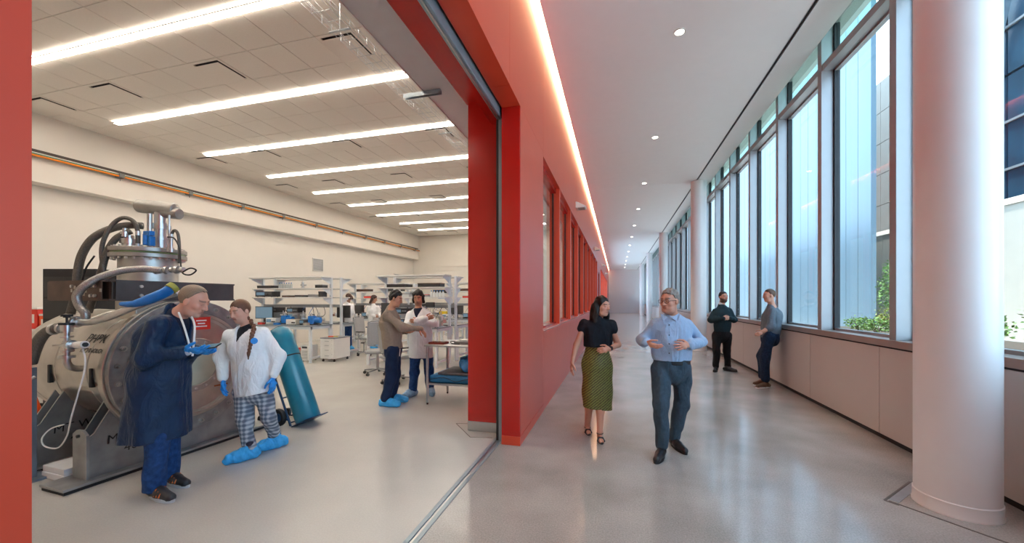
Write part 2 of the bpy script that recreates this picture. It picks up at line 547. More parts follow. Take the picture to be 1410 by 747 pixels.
while True:
    y = FY0 + 1.6 * nb
    if y > XE - 1.6:
        break
    wn += 1
    if proto is None:
        w = setting('window_%d' % wn, (0, y, 0))
        MB().box(2.975, 3.17, 0, 0.11, 1.155, 5.75).build('mullion', M_ALU, w, bevel=0.004)
        MB().box(2.985, 3.17, 0.11, 1.6, 5.04, 5.14).build('transom', M_ALU, w, bevel=0.003)
        MB().box(3.13, 3.20, 0.11, 0.155, 1.155, 5.04).box(3.13, 3.20, 0.11, 0.155, 5.14, 5.75).box(3.13, 3.20, 1.565, 1.6, 1.155, 5.04).box(3.13, 3.20, 1.565, 1.6, 5.14, 5.75).build('gasket', M_BLACK, w)
        MB().box(3.13, 3.20, 0.155, 1.565, 1.155, 1.19).box(3.13, 3.20, 0.155, 1.565, 5.01, 5.04).build('frame_rail', M_ALU, w)
        MB().box(3.16, 3.168, 0.155, 1.565, 1.19, 5.01).build('pane', M_GLASS, w)
        MB().box(3.16, 3.168, 0.155, 1.565, 5.14, 5.75).build('upper_pane', M_GLASSG, w)
        proto = w
    else:
        w = copy_tree(proto); w.name = 'window_%d' % wn
        w.location = (0, y, 0)
    nb += 1

# ends of the corridor
struct(MB().box(-1.5, 3.4, XE, XE + 0.2, 0, 5.8).build('wall_far', mat('bright_white_paint', (0.90, 0.90, 0.90), 0.35, var=0.01)))
struct(MB().box(-1.5, 3.4, YB - 0.2, YB, 0, 5.8).build('wall_behind', M_WHITE))

# round columns
co = None
names = ['nearest the floor cover strip and the doorway', 'with the sweater wearer beside it', 'x', 'y', 'z']
clab = ['thick round white column standing on the floor with the inset steel cover strip',
        'round white column just behind the bearded man in the dark sweater',
        'round white column second from the man in the dark sweater towards the corridor end',
        'round white column third from the man in the dark sweater towards the corridor end',
        'round white column closest to the white wall at the corridor end']
for k in range(5):
    y = 3.74 + 9.66 * k
    if co is None:
        co = thing('column', clab[0], 'column', (2.535, y, 0), group='round columns along the windows')
        MB().lathe([(0.232, 0.105), (0.232, ZC)], n=64).build('shaft', M_COLUMN, co, smooth=True)
        MB().lathe([(0.243, 0.0), (0.243, 0.012), (0.238, 0.02), (0.238, 0.098), (0.232, 0.105)], n=64).build('base_ring', M_COLUMN, co, smooth=True)
    else:
        o = copy_tree(co); o.location = (2.535, y, 0); o['label'] = clab[k]

# ------------------------------------------------------------------ the lab room
struct(MB().box(-11.9, -11.65, -3.2, 20.6, 0, 4.4).build('wall_lab_left', M_LABW))
bh = setting('trim_3')
MB().box(-11.9, -11.30, -3.2, 20.4, 3.98, 5.8).build('bulkhead', M_LABW, bh, bevel=0.01)
struct(MB().box(-11.9, -1.37, 20.4, 20.6, 0, 5.8).build('wall_lab_back', M_LABW))
struct(MB().box(-11.9, -1.37, -3.4, -3.2, 0, 5.8).build('wall_lab_front', M_LABW))
bh2 = setting('trim_4')
MB().box(-2.28, -1.80, -3.2, 20.4, 4.15, 5.8).build('bulkhead', M_PLASTER, bh2, bevel=0.004)
MB().box(-2.295, -2.278, -3.2, 20.4, 4.14, 4.30).build('edge_bead', M_WHITE, bh2)
lc = setting('ceiling_lab')
MB().box(-11.3, -2.28, -3.2, 20.4, ZL + 0.018, ZL + 0.06).build('grid_backing', M_GRID, lc)
GX, GY, T = -6.615, 4.561, 0.61
dif = {(i, j) for i in (-7, -4, 0, 4) for j in (0, 5, 9, 13, 17, 21, 24, -4)}
tiles = []
rest = MB()
for j in range(-12, 26):
    for i in range(-8, 7):
        if (i, j) in dif:
            continue
        x0 = max(GX + T * i, -11.3); x1 = GX + T * (i + 1)
        y0 = GY + T * j; y1 = min(y0 + T, 20.4)
        if j < -3 or j > 20:
            rest.box(x0 + .005, x1 - .005, y0 + .005, y1 - .005, ZL, ZL + 0.015)
        else:
            tiles.append((x0, x1, y0, y1))
tmesh = {}
for (x0, x1, y0, y1) in tiles[:300]:
    key = (round(x1 - x0, 3), round(y1 - y0, 3))
    if key not in tmesh:
        o = MB().box(.005, key[0] - .005, .005, key[1] - .005, 0, 0.015).build('ceiling_tile', M_TILE, lc)
        tmesh[key] = o
    else:
        o = tmesh[key].copy(); COL.objects.link(o)
    o.parent = lc
    o.location = (x0, y0, ZL)
for (x0, x1, y0, y1) in tiles[300:]:
    rest.box(x0 + .005, x1 - .005, y0 + .005, y1 - .005, ZL, ZL + 0.015)
o = rest.build('distant_tiles', M_TILE, lc); o['kind'] = 'stuff'

lt = None
for k in range(-2, 9):
    y = 3.865 + 1.83 * k
    if lt is None:
        lt = thing('linear_light', 'long white linear light recessed in the lab ceiling', 'light', (-6.4, y, ZL - 0.021), group='linear lights across the lab ceiling')
        MB().box(-3.85, 3.85, -0.052, 0.052, -0.012, -0.004).build('lens', M_LED, lt)
        MB().box(-3.87, 3.87, -0.060, -0.052, -0.016, 0.0).box(-3.87, 3.87, 0.052, 0.060, -0.016, 0.0).box(-3.87, -3.85, -.052, .052, -.016, 0).box(3.85, 3.87, -.052, .052, -.016, 0).build('trim', M_WHITE, lt)
    else:
        o = copy_tree(lt); o.location = (-6.4, y, ZL - 0.021)

dfp = None
for (i, j) in sorted(dif, key=lambda q: (q[1], q[0])):
    loc = (GX + T * i, GY + T * j, ZL)
    if dfp is None:
        dfp = thing('air_diffuser', 'square white plaque air diffuser with dark slots set in the lab ceiling', 'vent', loc, group='square air diffusers in the lab ceiling')
        f = MB()
        f.box(.003, .607, .003, .05, -0.004, .015).box(.003, .607, .56, .607, -0.004, .015).box(.003, .05, .05, .56, -0.004, .015).box(.56, .607, .05, .56, -0.004, .015)
        f.build('frame', M_TILE, dfp)
        MB().box(.05, .56, .05, .56, .012, .017).build('throat', M_DARK, dfp)
        MB().box(.065, .545, .075, .555, -0.022, -0.016).build('plaque', M_TILE, dfp, bevel=0.004)
    else:
        o = copy_tree(dfp); o.location = loc

# rack of cables along the bulkhead
rk = thing('cable_rack', 'dark rail carrying orange and green cables along the lab bulkhead', 'cable rack', (-11.3, 0, 4.50))
M_RAIL = mat('dark_brown_rail', (0.045, 0.028, 0.022), 0.5, var=0.1)
MB().box(0.01, 0.07, -3, 20.2, 0.06, 0.115).build('rail', M_RAIL, rk)
for dz, x, c, nm, r in ((0.035, .10, (0.75, 0.72, 0.68), 'white', .016), (0.012, .11, (0.02, 0.20, 0.12), 'green', .014), (-0.018, .12, (0.85, 0.22, 0.01), 'orange', .02), (-.02, .08, (0.55, 0.35, 0.05), 'yellow', .012)):
    MB().tube([(x, -3, dz), (x, 20.3, dz)], r, 8).build('cable', mat('cable_' + nm, c, 0.4, var=0.05), rk, smooth=True)
clip = None
for y in [1.8 + 1.5 * k for k in range(13)]:
    if clip is None:
        clip = MB().box(0.0, 0.15, -0.05, 0.05, -0.045, -0.03).box(0.0, 0.02, -0.05, 0.05, -0.045, 0.12).box(0.13, 0.15, -.05, .05, -.045, .05).cyl((0.08, 0, -0.045), (0.08, 0, -0.12), 0.008, 6).build('bracket', mat('grey_bracket', (0.18, 0.18, 0.18), 0.5), rk)
        b = clip
    else:
        b = clip.copy(); COL.objects.link(b); b.parent = rk
    b.location = (0, y, 0)

def grille(loc, w, h, lab):
    g = thing('wall_grille', lab, 'vent', loc, group='louvred wall grilles in the lab')
    MB().box(0, .02, -w / 2, w / 2, -h / 2, -h / 2 + .03).box(0, .02, -w / 2, w / 2, h / 2 - .03, h / 2).box(0, .02, -w / 2, -w / 2 + .03, -h / 2, h / 2).box(0, .02, w / 2 - .03, w / 2, -h / 2, h / 2).build('frame', M_WHITE, g)
    MB().box(0.001, .004, -w / 2 + .03, w / 2 - .03, -h / 2 + .03, h / 2 - .03).build('backing', M_PLASTER, g)
    n = 9
    for k in range(n):
        z = -h / 2 + .05 + (h - .1) * k / (n - 1)
        MB().beam((.010, -w / 2 + .03, z), (.010, w / 2 - .03, z), .03, .006, up=(0.6, 0, 1)).build('louvre', M_ALU, g)
grille((-11.65, 12.9, 3.02), 0.58, 0.52, 'louvred grille on the lab wall above the bench with the monitor')
grille((-11.65, 18.6, 2.82), 0.50, 0.45, 'louvred grille on the lab wall close to the back corner')
# rail on the back wall
bw = setting('trim_5')
MB().box(-11.2, -2.3, 20.36, 20.4, 3.55, 3.60).box(-11.2, -2.3, 20.37, 20.4, 3.30, 3.32).build('wall_rail', M_LABW, bw)

# wire basket tray under the ceiling beside the opening
wb = thing('wire_tray', 'thin wire basket cable tray hung below the lab ceiling by the opening', 'cable tray', (0, 0, 0))
M_WIRE = mat('tray_wire', (0.55, 0.58, 0.62), 0.35, metal=0.8)
tw = MB()
for x, z in ((-3.42, 5.02), (-3.42, 4.97), (-3.42, 4.92), (-3.34, 4.92), (-3.25, 4.92), (-3.16, 4.92), (-3.16, 4.97), (-3.16, 5.02)):
    tw.tube([(x, 0.5, z), (x, 12, z)], 0.0028, 5)
tw.build('long_wires', M_WIRE, wb)
hoop = None
for k in range(70):
    if hoop is None:
        hoop = MB().tube([(-3.42, 0, 5.02), (-3.42, 0, 4.915), (-3.16, 0, 4.915), (-3.16, 0, 5.02)], 0.0028, 5).build('hoop', M_WIRE, wb)
        h = hoop
    else:
        h = hoop.copy(); COL.objects.link(h); h.parent = wb
    h.location = (0, 0.55 + 0.165 * k, 0)
for y in (1.2, 4.0, 7.0, 10.0):
    MB().cyl((-3.29, y, 4.91), (-3.29, y, ZL), 0.004, 6).build('hanger_rod', M_WIRE, wb)
    MB().box(-3.44, -3.14, y - .015, y + .015, 4.905, 4.912).build('hanger_bar', M_WIRE, wb)
M_GALV = mat('galvanised', (0.45, 0.52, 0.58), 0.35, metal=0.8)
sb = MB().box(-2.56, -2.06, 4.24, 4.28, 4.146, 4.150).box(-2.56, -2.06, 4.237, 4.241, 4.10, 4.15).box(-2.56, -2.06, 4.279, 4.283, 4.10, 4.15)
for k in range(6):
    sb.box(-2.54 + .09 * k, -2.50 + .09 * k, 4.232, 4.236, 4.115, 4.135)
tag(sb.build('strut_channel', M_GALV), 'short galvanised strut channel sticking out under the grey bulkhead', 'bracket')
# ------------------------------------------------------------------ outside the windows
M_CONC = mat('pale_concrete', (0.30, 0.28, 0.25), 0.8, var=0.06, vscale=1.5, bump=0.2, bscale=30)
M_CREAM = mat('cream_concrete', (0.42, 0.38, 0.32), 0.8, var=0.04, vscale=2)
M_FROST = mat('frosted_glass_plank', (0.115, 0.175, 0.215), 0.3, var=0.03, vscale=1.2, stretch=(1, 3, 0.15))
M_DGLASS = mat('dark_facade_glass', (0.014, 0.045, 0.075), 0.3, var=0.35, vscale=0.8)
M_DSPAN = mat('dark_facade_spandrel', (0.10, 0.14, 0.17), 0.5, var=0.1)
M_GROUND = mat('pale_paving', (0.66, 0.65, 0.62), 0.9, var=0.08, vscale=8)
struct(MB().box(3.45, 60, -20, 90, -0.4, -0.05).build('ground', M_GROUND))

fb = thing('glass_screen_wall', 'long pale blue screen wall of tall frosted glass planks beyond the windows', 'wall', (9.0, 16.9, -0.05))
MB().box(0.102, .16, 0.01, 60, 0, 14.5).build('wall', M_FROST, fb)
pk = None
for k in range(75):
    if pk is None:
        pk = MB().box(0, 0.1, 0.012, 0.788, 0, 14.5).build('glass_plank', M_FROST, fb)
        o = pk
    else:
        o = pk.copy(); COL.objects.link(o); o.parent = fb
    o.location = (0, 0.8 * k, 0)
MB().box(-.02, .18, -0.02, 60, 14.5, 14.6).build('coping', M_ALU, fb)

cb = thing('concrete_building', 'tall pale concrete panel building standing behind the cream garden wall', 'building', (14.5, 20, -0.05))
MB().box(0.15, 6, 0, 40, 0, 14.2).build('wall', M_CONC, cb)
pm = None
for r in range(8):
    for c in range(8):
        if pm is None:
            pm = MB().box(0, .14, .015, 3.2 - .015, .015, 1.76 - .015).build('concrete_panel', M_CONC, cb); o = pm
        else:
            o = pm.copy(); COL.objects.link(o); o.parent = cb
        o.location = (0, 3.2 * c, 1.76 * r)

gw = thing('garden_wall', 'cream concrete garden wall with a sloped coping behind the planter', 'wall', (11.5, 4, -0.05))
wm = None
for k in range(12):
    if wm is None:
        wm = MB().box(0, .3, .01, 2.39, 0, 4.55).build('wall_slab', M_CREAM, gw); o = wm
    else:
        o = wm.copy(); COL.objects.link(o); o.parent = gw
    o.location = (0, 2.4 * k, 0)
MB().prism([(-.05, 4.55), (.35, 4.55), (.35, 4.8), (.2, 4.8)], (0, 0, 0), (1, 0, 0), (0, 0, 1), (0, 1, 0), 28.8).build('coping', M_CREAM, gw)

db = thing('dark_glass_building', 'dark blue glass office building with sloped steel members', 'building', (13.6, 2, 4.6))
MB().box(0.2, 6, 0, 17.5, 0, 16).build('wall', M_DSPAN, db)
pm = None
for r in range(9):
    for c in range(11):
        if pm is None:
            pm = MB().box(0, .15, .04, 1.55, .05, 1.65).build('pane', M_DGLASS, db); o = pm
        else:
            o = pm.copy(); COL.objects.link(o); o.parent = db
        o.location = (0, 1.59 * c, 1.7 * r)
MB().beam((-.3, 17.8, 0.2), (-.3, 15.2, 9), .25, .25).build('brace', M_DSPAN, db)
for z in (1.7, 3.4, 6.8, 10.2):
    MB().box(-.08, 0, 0, 17.5, z - .04, z + .04).build('ledge', M_ALU, db)

# planter with shrubs and small trees
pl = thing('planter', 'long grey concrete planter outside the windows', 'planter', (5.4, 2.0, -0.05))
MB().box(0, .18, 0, 13, 0, 0.80).build('front_wall', M_CONC, pl, bevel=0.01)
MB().box(.18, 2.6, 0, 13, 0, 0.79).build('soil', mat('soil', (0.06, 0.045, 0.03), 0.95, var=0.3, vscale=20), pl)
MB().box(2.6, 2.78, 0, 13, 0, 0.80).build('rear_wall', M_CONC, pl, bevel=0.01)
M_LEAF = mat('leaf_green', (0.10, 0.20, 0.035), 0.55, var=0.45, vscale=9)
M_LEAF2 = mat('leaf_yellow_green', (0.24, 0.28, 0.04), 0.55, var=0.5, vscale=12)
M_BARK = mat('bark', (0.12, 0.08, 0.05), 0.9, var=0.3, vscale=30)
def leaf_cloud(n, cen, rad, size, rr):
    v, f = [], []
    for _ in range(n):
        while True:
            d = Vector((rr.uniform(-1, 1), rr.uniform(-1, 1), rr.uniform(-1, 1)))
            if d.length < 1:
                break
        d *= (0.55 + 0.45 * rr.random()) / max(d.length, .2) * (d.length ** .5)
        p = Vector((cen[0] + d.x * rad[0], cen[1] + d.y * rad[1], cen[2] + d.z * rad[2]))
        a = Vector((rr.gauss(0, 1), rr.gauss(0, 1), rr.gauss(0, .6))).normalized()
        b = a.orthogonal().normalized()
        q = a.cross(b)
        ang = rr.uniform(0, 6.28)
        b = b * math.cos(ang) + q * math.sin(ang)
        s = size * rr.uniform(.7, 1.3)
        o = len(v)
        v += [p, p + a * s * .5 + b * s * .28, p + a * s, p + a * s * .5 - b * s * .28]
        f.append((o, o + 1, o + 2, o + 3))
    return v, f
def shrub(loc, h, w, lab, m, seed, grp='shrubs in the planter', tree=False):
    rr = random.Random(seed)
    t = thing('small_tree' if tree else 'shrub', lab, 'tree' if tree else 'shrub', loc, group=grp)
    st = MB()
    if tree:
        st.tube([(0, 0, 0), (.02, .02, h * .4), (0, 0, h * .9)], [.025, .02, .008], 6)
        for k in range(7):
            a = rr.uniform(0, 6.28); z = h * rr.uniform(.35, .75)
            st.tube([(0, 0, z), (w * .6 * math.cos(a), w * .6 * math.sin(a), z + h * .18)], [.01, .004], 5)
    else:
        for k in range(8):
            a = rr.uniform(0, 6.28); q = w * rr.uniform(.3, .8)
            st.tube([(0, 0, 0), (q * .5 * math.cos(a), q * .5 * math.sin(a), h * .5), (q * math.cos(a), q * math.sin(a), h * rr.uniform(.7, 1))], [.008, .006, .003], 5)
    st.build('stems', M_BARK, t)
    mb = MB()
    if tree:
        for cz, rz, rw, n in ((.45, .2, .9, 500), (.65, .22, .85, 500), (.85, .2, .55, 350)):
            mb._add(*leaf_cloud(n, (0, 0, h * cz), (w * rw, w * rw, h * rz), .065, rr))
    else:
        mb._add(*leaf_cloud(520, (0, 0, h * .55), (w, w, h * .5), .06, rr))
    fo = mb.build('foliage', m, t); fo['kind'] = 'stuff'
shrub((7.2, 12.55, .75), 1.95, .48, 'small leafy green tree rising from the planter before the cream wall', M_LEAF, 1, tree=True, grp='small trees in the planter')
sy = 0
for k, (x, y, h, w, yl) in enumerate(((6.1, 6.6, .75, .4, 0), (6.5, 7.6, .7, .45, 1), (6.3, 8.7, .6, .4, 0), (6.9, 5.7, .95, .45, 0), (6.3, 9.6, .55, .45, 1), (6.5, 10.4, .45, .38, 0), (6.1, 11.25, .45, .4, 0), (7.4, 11.6, .6, .4, 1), (7.6, 13.3, .7, .45, 1), (6.3, 12.3, .42, .4, 0), (7.5, 9.0, .9, .45, 0))):
    shrub((x, y, .75), h, w, 'low yellow green shrub in the concrete planter' if yl else 'low dark green shrub in the concrete planter', M_LEAF2 if yl else M_LEAF, 20 + k, grp='yellow green shrubs' if yl else 'dark green shrubs')
bo = thing('bollard_light', 'short grey bollard light among the planter shrubs', 'bollard', (6.9, 11.9, .75))
MB().cyl((0, 0, 0), (0, 0, .5), .05, 14).build('post', M_ALU, bo, smooth=True)
MB().cyl((0, 0, .5), (0, 0, .56), .055, 14).build('cap', M_BLACK, bo, smooth=True)
# ------------------------------------------------------------------ the steel cryogenic vessel
M_SS = mat('stainless_vessel', (0.46, 0.43, 0.39), 0.34, metal=0.9, var=0.22, vscale=3.5, bump=0.06, bscale=18)
M_SSB = mat('stainless_bright', (0.58, 0.58, 0.58), 0.28, metal=0.95, var=0.12, vscale=14)
M_NECK = mat('satin_neck', (0.52, 0.51, 0.49), 0.42, metal=0.85, var=0.15, vscale=8)
M_SSD = mat('stainless_dull', (0.40, 0.39, 0.37), 0.42, metal=0.85, var=0.2, vscale=6)
M_FLG = mat('flange_face_steel', (0.30, 0.31, 0.32), 0.4, metal=0.85, var=0.25, vscale=9)
M_CARB = mat('mill_steel_plate', (0.30, 0.305, 0.31), 0.42, metal=0.6, var=0.3, vscale=4, bump=0.05, bscale=20)
M_RUST = mat('brown_mill_scale', (0.085, 0.045, 0.032), 0.5, metal=0.3, var=0.4, vscale=7)
M_BEAMG = mat('grey_primer_beam', (0.075, 0.068, 0.070), 0.45, metal=0.2, var=0.25, vscale=5)
M_HOSE = mat('braided_hose', (0.34, 0.33, 0.32), 0.4, metal=0.8, var=0.35, vscale=160)
M_HOSED = mat('grey_brown_hose', (0.13, 0.115, 0.10), 0.5, metal=0.4, var=0.3, vscale=120)
M_BLUEP = mat('blue_plastic', (0.01, 0.16, 0.52), 0.35, var=0.15, vscale=20)
M_INK = mat('marker_ink', (0.015, 0.015, 0.02), 0.6)
M_WHITEP = mat('white_plastic', (0.82, 0.82, 0.80), 0.4, var=0.02)
M_REDP = mat('red_plastic', (0.62, 0.03, 0.02), 0.4, var=0.1)
M_CREAMC = mat('cream_cover', (0.50, 0.52, 0.43), 0.45, metal=0.3, var=0.12, vscale=5)

mc = lcl(-3.48, 4.03)
ax_, ay_ = lcl(0.95, -0.31)
MANG = math.atan2(ay_, ax_)
mach = thing('cryogenic_vessel', 'large horizontal stainless steel cryogenic vessel with bolted end flange and hose tower', 'machine', (mc[0], mc[1], 0), MANG)
_MI = (Matrix.Translation((mc[0], mc[1], 0)) @ Matrix.Rotation(MANG, 4, 'Z')).inverted()
def ml(px, py, D):
    return _MI @ at(px, py, D)
def mlp(pts):
    return [ml(*p) for p in pts]
def spline(pts, n=8):
    pts = [Vector(p) for p in pts]
    out = []
    for i in range(len(pts) - 1):
        p0 = pts[max(i - 1, 0)]; p1 = pts[i]; p2 = pts[i + 1]; p3 = pts[min(i + 2, len(pts) - 1)]
        for k in range(n):
            t = k / n
            out.append(0.5 * ((2 * p1) + (p2 - p0) * t + (2 * p0 - 5 * p1 + 4 * p2 - p3) * t * t + (3 * p1 - p0 - 3 * p2 + p3) * t ** 3))
    out.append(pts[-1])
    return out
ZT, RT = 0.93, 0.565
X1 = (1, 0, 0)
o0 = (0, 0, ZT)
tank = MB().lathe([(0.0, -1.98), (.2, -1.97), (.4, -1.90), (.52, -1.78), (RT, -1.6), (RT, 0.0)], o0, X1, 72).build('tank', M_SS, mach, smooth=True)
for x in (-1.45, -.95, -.42):
    MB().lathe([(RT, x - .012), (RT + .004, x - .006), (RT + .004, x + .006), (RT, x + .012)], o0, X1, 72).build('weld_seam', M_SSD, tank, smooth=True)
MB().lathe([(RT, -.01), (.675, -.01), (.68, -.004), (.68, .056), (.675, .06), (.60, .06)], o0, X1, 72).build('body_flange', M_SS, mach, smooth=True)
end = MB().lathe([(.60, .06), (.66, .062), (.665, .068), (.665, .115), (.66, .12), (.545, .12), (.54, .115)], o0, X1, 72).build('end_flange', M_FLG, mach, smooth=True)
bl = MB()
for k in range(24):
    a = 2 * math.pi * (k + .5) / 24
    y, z = .605 * math.cos(a), ZT + .605 * math.sin(a)
    bl.cyl((.118, y, z), (.128, y, z), .026, 12).cyl((.128, y, z), (.15, y, z), .019, 6).cyl((.15, y, z), (.165, y, z), .010, 8)
bl.build('bolt_ring', M_SSD, end)['kind'] = 'stuff'
MB().lathe([(.54, .10), (.535, .135), (.52, .14), (.505, .135), (.50, .125), (.48, .125), (.47, .13), (.45, .125), (.35, .135), (.275, .14)], o0, X1, 72).build('end_plate', M_SS, mach, smooth=True)
port = MB().lathe([(.275, .14), (.275, .17), (.27, .175), (.215, .175), (.21, .17)], o0, X1, 48).build('port_flange', M_SSD, mach, smooth=True)
MB().lathe([(.21, .168), (.2, .172), (.0, .172)], o0, X1, 48).build('port_cover', M_CREAMC, port, smooth=True)
pb = MB()
for k in range(16):
    a = 2 * math.pi * k / 16
    pb.cyl((.174, .243 * math.cos(a), ZT + .243 * math.sin(a)), (.186, .243 * math.cos(a), ZT + .243 * math.sin(a)), .012, 6)
pb.build('port_bolts', M_SSB, port)['kind'] = 'stuff'
sg = MB().box(.142, .145, -.02, .16, 1.29, 1.42).build('warning_sign', M_REDP, mach)
for z, w in ((1.385, .10), (1.355, .07), (1.325, .11)):
    MB().box(.145, .146, .07 - w / 2, .07 + w / 2, z - .006, z + .006).build('sign_line', M_WHITEP, sg)
MB().box(.142, .148, .20, .34, .66, .675).build('rust_streak', mat('rust_orange', (.35, .11, .03), .7), mach)
# handles and slots on the shell
for x in (-.34, -1.02):
    a = math.radians(-6)
    y, z = -(RT + .004) * math.cos(a), ZT + RT * math.sin(a)
    MB().box(x - .02, x + .02, y - .012, y + .03, z - .09, z + .09).build('slot_bracket', M_BLACK, mach, bevel=.006)
# lettering
def tank_text(txt, x, zc, size, shear=.25):
    ph = math.asin((zc - ZT) / RT)
    nrm = Vector((0, -math.cos(ph), math.sin(ph)))
    up = Vector((0, math.sin(ph), math.cos(ph)))
    p = Vector((x, 0, ZT)) + nrm * (RT + .0025)
    text_mesh(txt, 'lettering', M_INK, mach, p, X1, up, size, shear)
tank_text('PHPK', -.60, 1.19, .13)
tank_text('TECHNOLOGIES', -.60, 1.10, .062)
# saddles
def saddle(x, t):
    poly = [(-.74, .05), (.74, .05), (.74, .40), (.70, .43)]
    for k in range(13):
        a = math.radians(-22 - 136 * k / 12)
        poly.append((.585 * math.cos(a), ZT + .585 * math.sin(a)))
    poly += [(-.70, .43), (-.74, .40)]
    s = MB().prism(poly, (x - t / 2, 0, 0), (0, 1, 0), (0, 0, 1), (1, 0, 0), .016).prism(poly, (x + t / 2 - .016, 0, 0), (0, 1, 0), (0, 0, 1), (1, 0, 0), .016).build('saddle', M_CARB, mach)
    for sy in (-1, 1):
        MB().prism([(-t / 2 - .02, .05), (t / 2 + .02, .05), (t / 2 + .02, .43), (t / 4, .47), (-t / 4, .47), (-t / 2 - .02, .43)], (x, sy * .75 - .01, 0), X1, (0, 0, 1), (0, 1, 0), .022).build('end_plate', M_CARB, s, bevel=.003)
        MB().cyl((x, sy * .765 - .012, .42), (x, sy * .765 + .012, .42), .014, 12).build('lifting_eye', M_BLACK, s)
    MB().box(x - t / 2 - .09, x + t / 2 + .09, -.93, .93, .028, .05).build('skid_plate', M_CARB, s, bevel=.004)
    MB().box(x - t / 2 - .08, x + t / 2 + .08, -.92, .92, 0, .028).build('rubber_pad', M_BLACK, s)
    return s
S1, S2 = -.08, -.92
s1 = saddle(S1, .16); s2 = saddle(S2, .16)
for xs in (S1 + .0815, S2 + .0815):
    text_mesh('MT WT', 'lettering', M_INK, mach, (xs + .003, -.62, .31), (0, 1, .04), (0, 0, 1), .105, .1)
    text_mesh('4000#', 'lettering', M_INK, mach, (xs + .003, -.50, .20), (0, 1, .05), (0, 0, 1), .105, .1)
# beams around the neck
def ibeam(p0, p1, h, w, m, name):
    p0, p1 = Vector(p0), Vector(p1)
    mb = MB()
    mb.beam(p0 + Vector((0, 0, h / 2 - .008)), p1 + Vector((0, 0, h / 2 - .008)), w, .016)
    mb.beam(p0 - Vector((0, 0, h / 2 - .008)), p1 - Vector((0, 0, h / 2 - .008)), w, .016)
    mb.beam(p0, p1, .014, h - .03)
    return mb.build(name, m, mach)
b1 = ibeam((.0, -.58, 1.69), (.02, .47, 1.69), .19, .11, M_BEAMG, 'cross_beam')
MB().box(.05, .058, -.58, .47, 1.605, 1.775).build('web_plate', M_BEAMG, b1)
b2 = ibeam((-.07, -.56, 1.69), (-.92, -.56, 1.69), .19, .11, M_RUST, 'side_beam')
MB().box(-.92, -.07, -.622, -.614, 1.605, 1.775).build('web_plate', M_RUST, b2)
nb_ = MB()
for x, z in ((-.15, 1.73), (-.21, 1.73), (-.15, 1.64), (-.21, 1.64), (-.50, 1.73), (-.45, 1.64)):
    nb_.cyl((x, -.622, z), (x, -.64, z), .014, 8)
for y, z in ((-.40, 1.73), (-.40, 1.645), (-.32, 1.645), (.1, 1.73)):
    nb_.cyl((.058, y, z), (.074, y, z), .014, 8)
nb_.build('beam_bolts', M_SSB, b2)['kind'] = 'stuff'
tp = MB()
for x, z in ((-.30, 1.685), (-.33, 1.655), (-.52, 1.69), (-.08, 1.69), (-.47, 1.72)):
    tp.box(x - .014, x + .014, -.6245, -.622, z - .015, z + .015)
tp.build('tape_squares', M_CREAM, b2)['kind'] = 'stuff'
b3 = ibeam((-.06, .47, 1.69), (-.92, .47, 1.69), .19, .11, M_RUST, 'side_beam')
MB().box(-.30, .02, -.42, -.05, 1.42, 1.60).build('neck_gusset', M_SS, mach, bevel=.01)
# neck tower
NX, NY = -.57, 0.0
nk = (NX, NY, 0)
neck = MB().lathe([(.30, 1.38), (.27, 1.42), (.25, 1.47), (.245, 2.05)], nk, n=56).build('neck', M_NECK, mach, smooth=True)
tf = MB().lathe([(.0, 2.05), (.315, 2.05), (.32, 2.055), (.32, 2.09), (.315, 2.094), (.30, 2.096)], nk, n=56).lathe([(.30, 2.108), (.315, 2.11), (.32, 2.114), (.32, 2.15), (.315, 2.155), (.0, 2.155)], nk, n=56).build('top_flange', M_SSD, mach, smooth=True)
MB().lathe([(.306, 2.094), (.309, 2.10), (.306, 2.11)], nk, n=56).build('gasket_ring', mat('green_gasket', (.22, .30, .12), .5), tf, smooth=True)
tb = MB()
for k in range(28):
    a = 2 * math.pi * k / 28
    p = (NX + .292 * math.cos(a), NY + .292 * math.sin(a))
    tb.cyl((*p, 2.028), (*p, 2.05), .014, 6).cyl((*p, 2.155), (*p, 2.172), .012, 6)
tb.build('flange_bolts', M_SSB, tf)['kind'] = 'stuff'
D0 = 4.17
def vcol(px, py0, py1, prof, name, m, D=D0, parent=mach):
    a, b = ml(px, py1, D), ml(px, py0, D)
    h = b.z - a.z
    return MB().lathe([(r, t * h) for r, t in prof], (a.x, a.y, a.z), n=24).build(name, m, parent, smooth=True)
vcol(221, 290, 347, [(.075, 0), (.075, .1), (.06, .1), (.06, .28), (.07, .28), (.07, .36), (.055, .36), (.055, .55), (.068, .55), (.068, .68), (.052, .68), (.052, 1)], 'cold_head', M_SSB)
vcol(206, 294, 347, [(.03, 0), (.03, .12), (.02, .12), (.02, .45), (.026, .45), (.026, .52), (.022, .52), (.022, 1), (0, 1)], 'feed_tube', M_SSB, 4.1)
vcol(233, 296, 346, [(.02, 0), (.02, .2), (.012, .2), (.012, .6), (.018, .6), (.018, .7), (.01, .7), (.01, 1), (0, 1)], 'feed_tube', M_SSB, 4.05)
p0, p1 = ml(190, 283, D0), ml(243, 289, D0)
ad = (p1 - p0); L = ad.length
MB().lathe([(0, 0), (.05, 0), (.068, .012), (.072, .03), (.072, L - .03), (.066, L - .01), (.05, L), (0, L)], p0, ad, 28).build('top_cylinder', M_SSD, mach, smooth=True)
p2 = ml(226, 292, D0)
MB().lathe([(0, 0), (.055, 0), (.06, .01), (.06, .16), (.055, .17), (0, .17)], p2, ad, 24).build('motor_can', M_SSD, mach, smooth=True)
vcol(178, 324, 347, [(.085, 0), (.085, .15), (.06, .15), (.06, .5), (.075, .5), (.075, .78), (.04, .78), (.04, 1.0), (0, 1)], 'port_stack', M_SSB, 4.05)
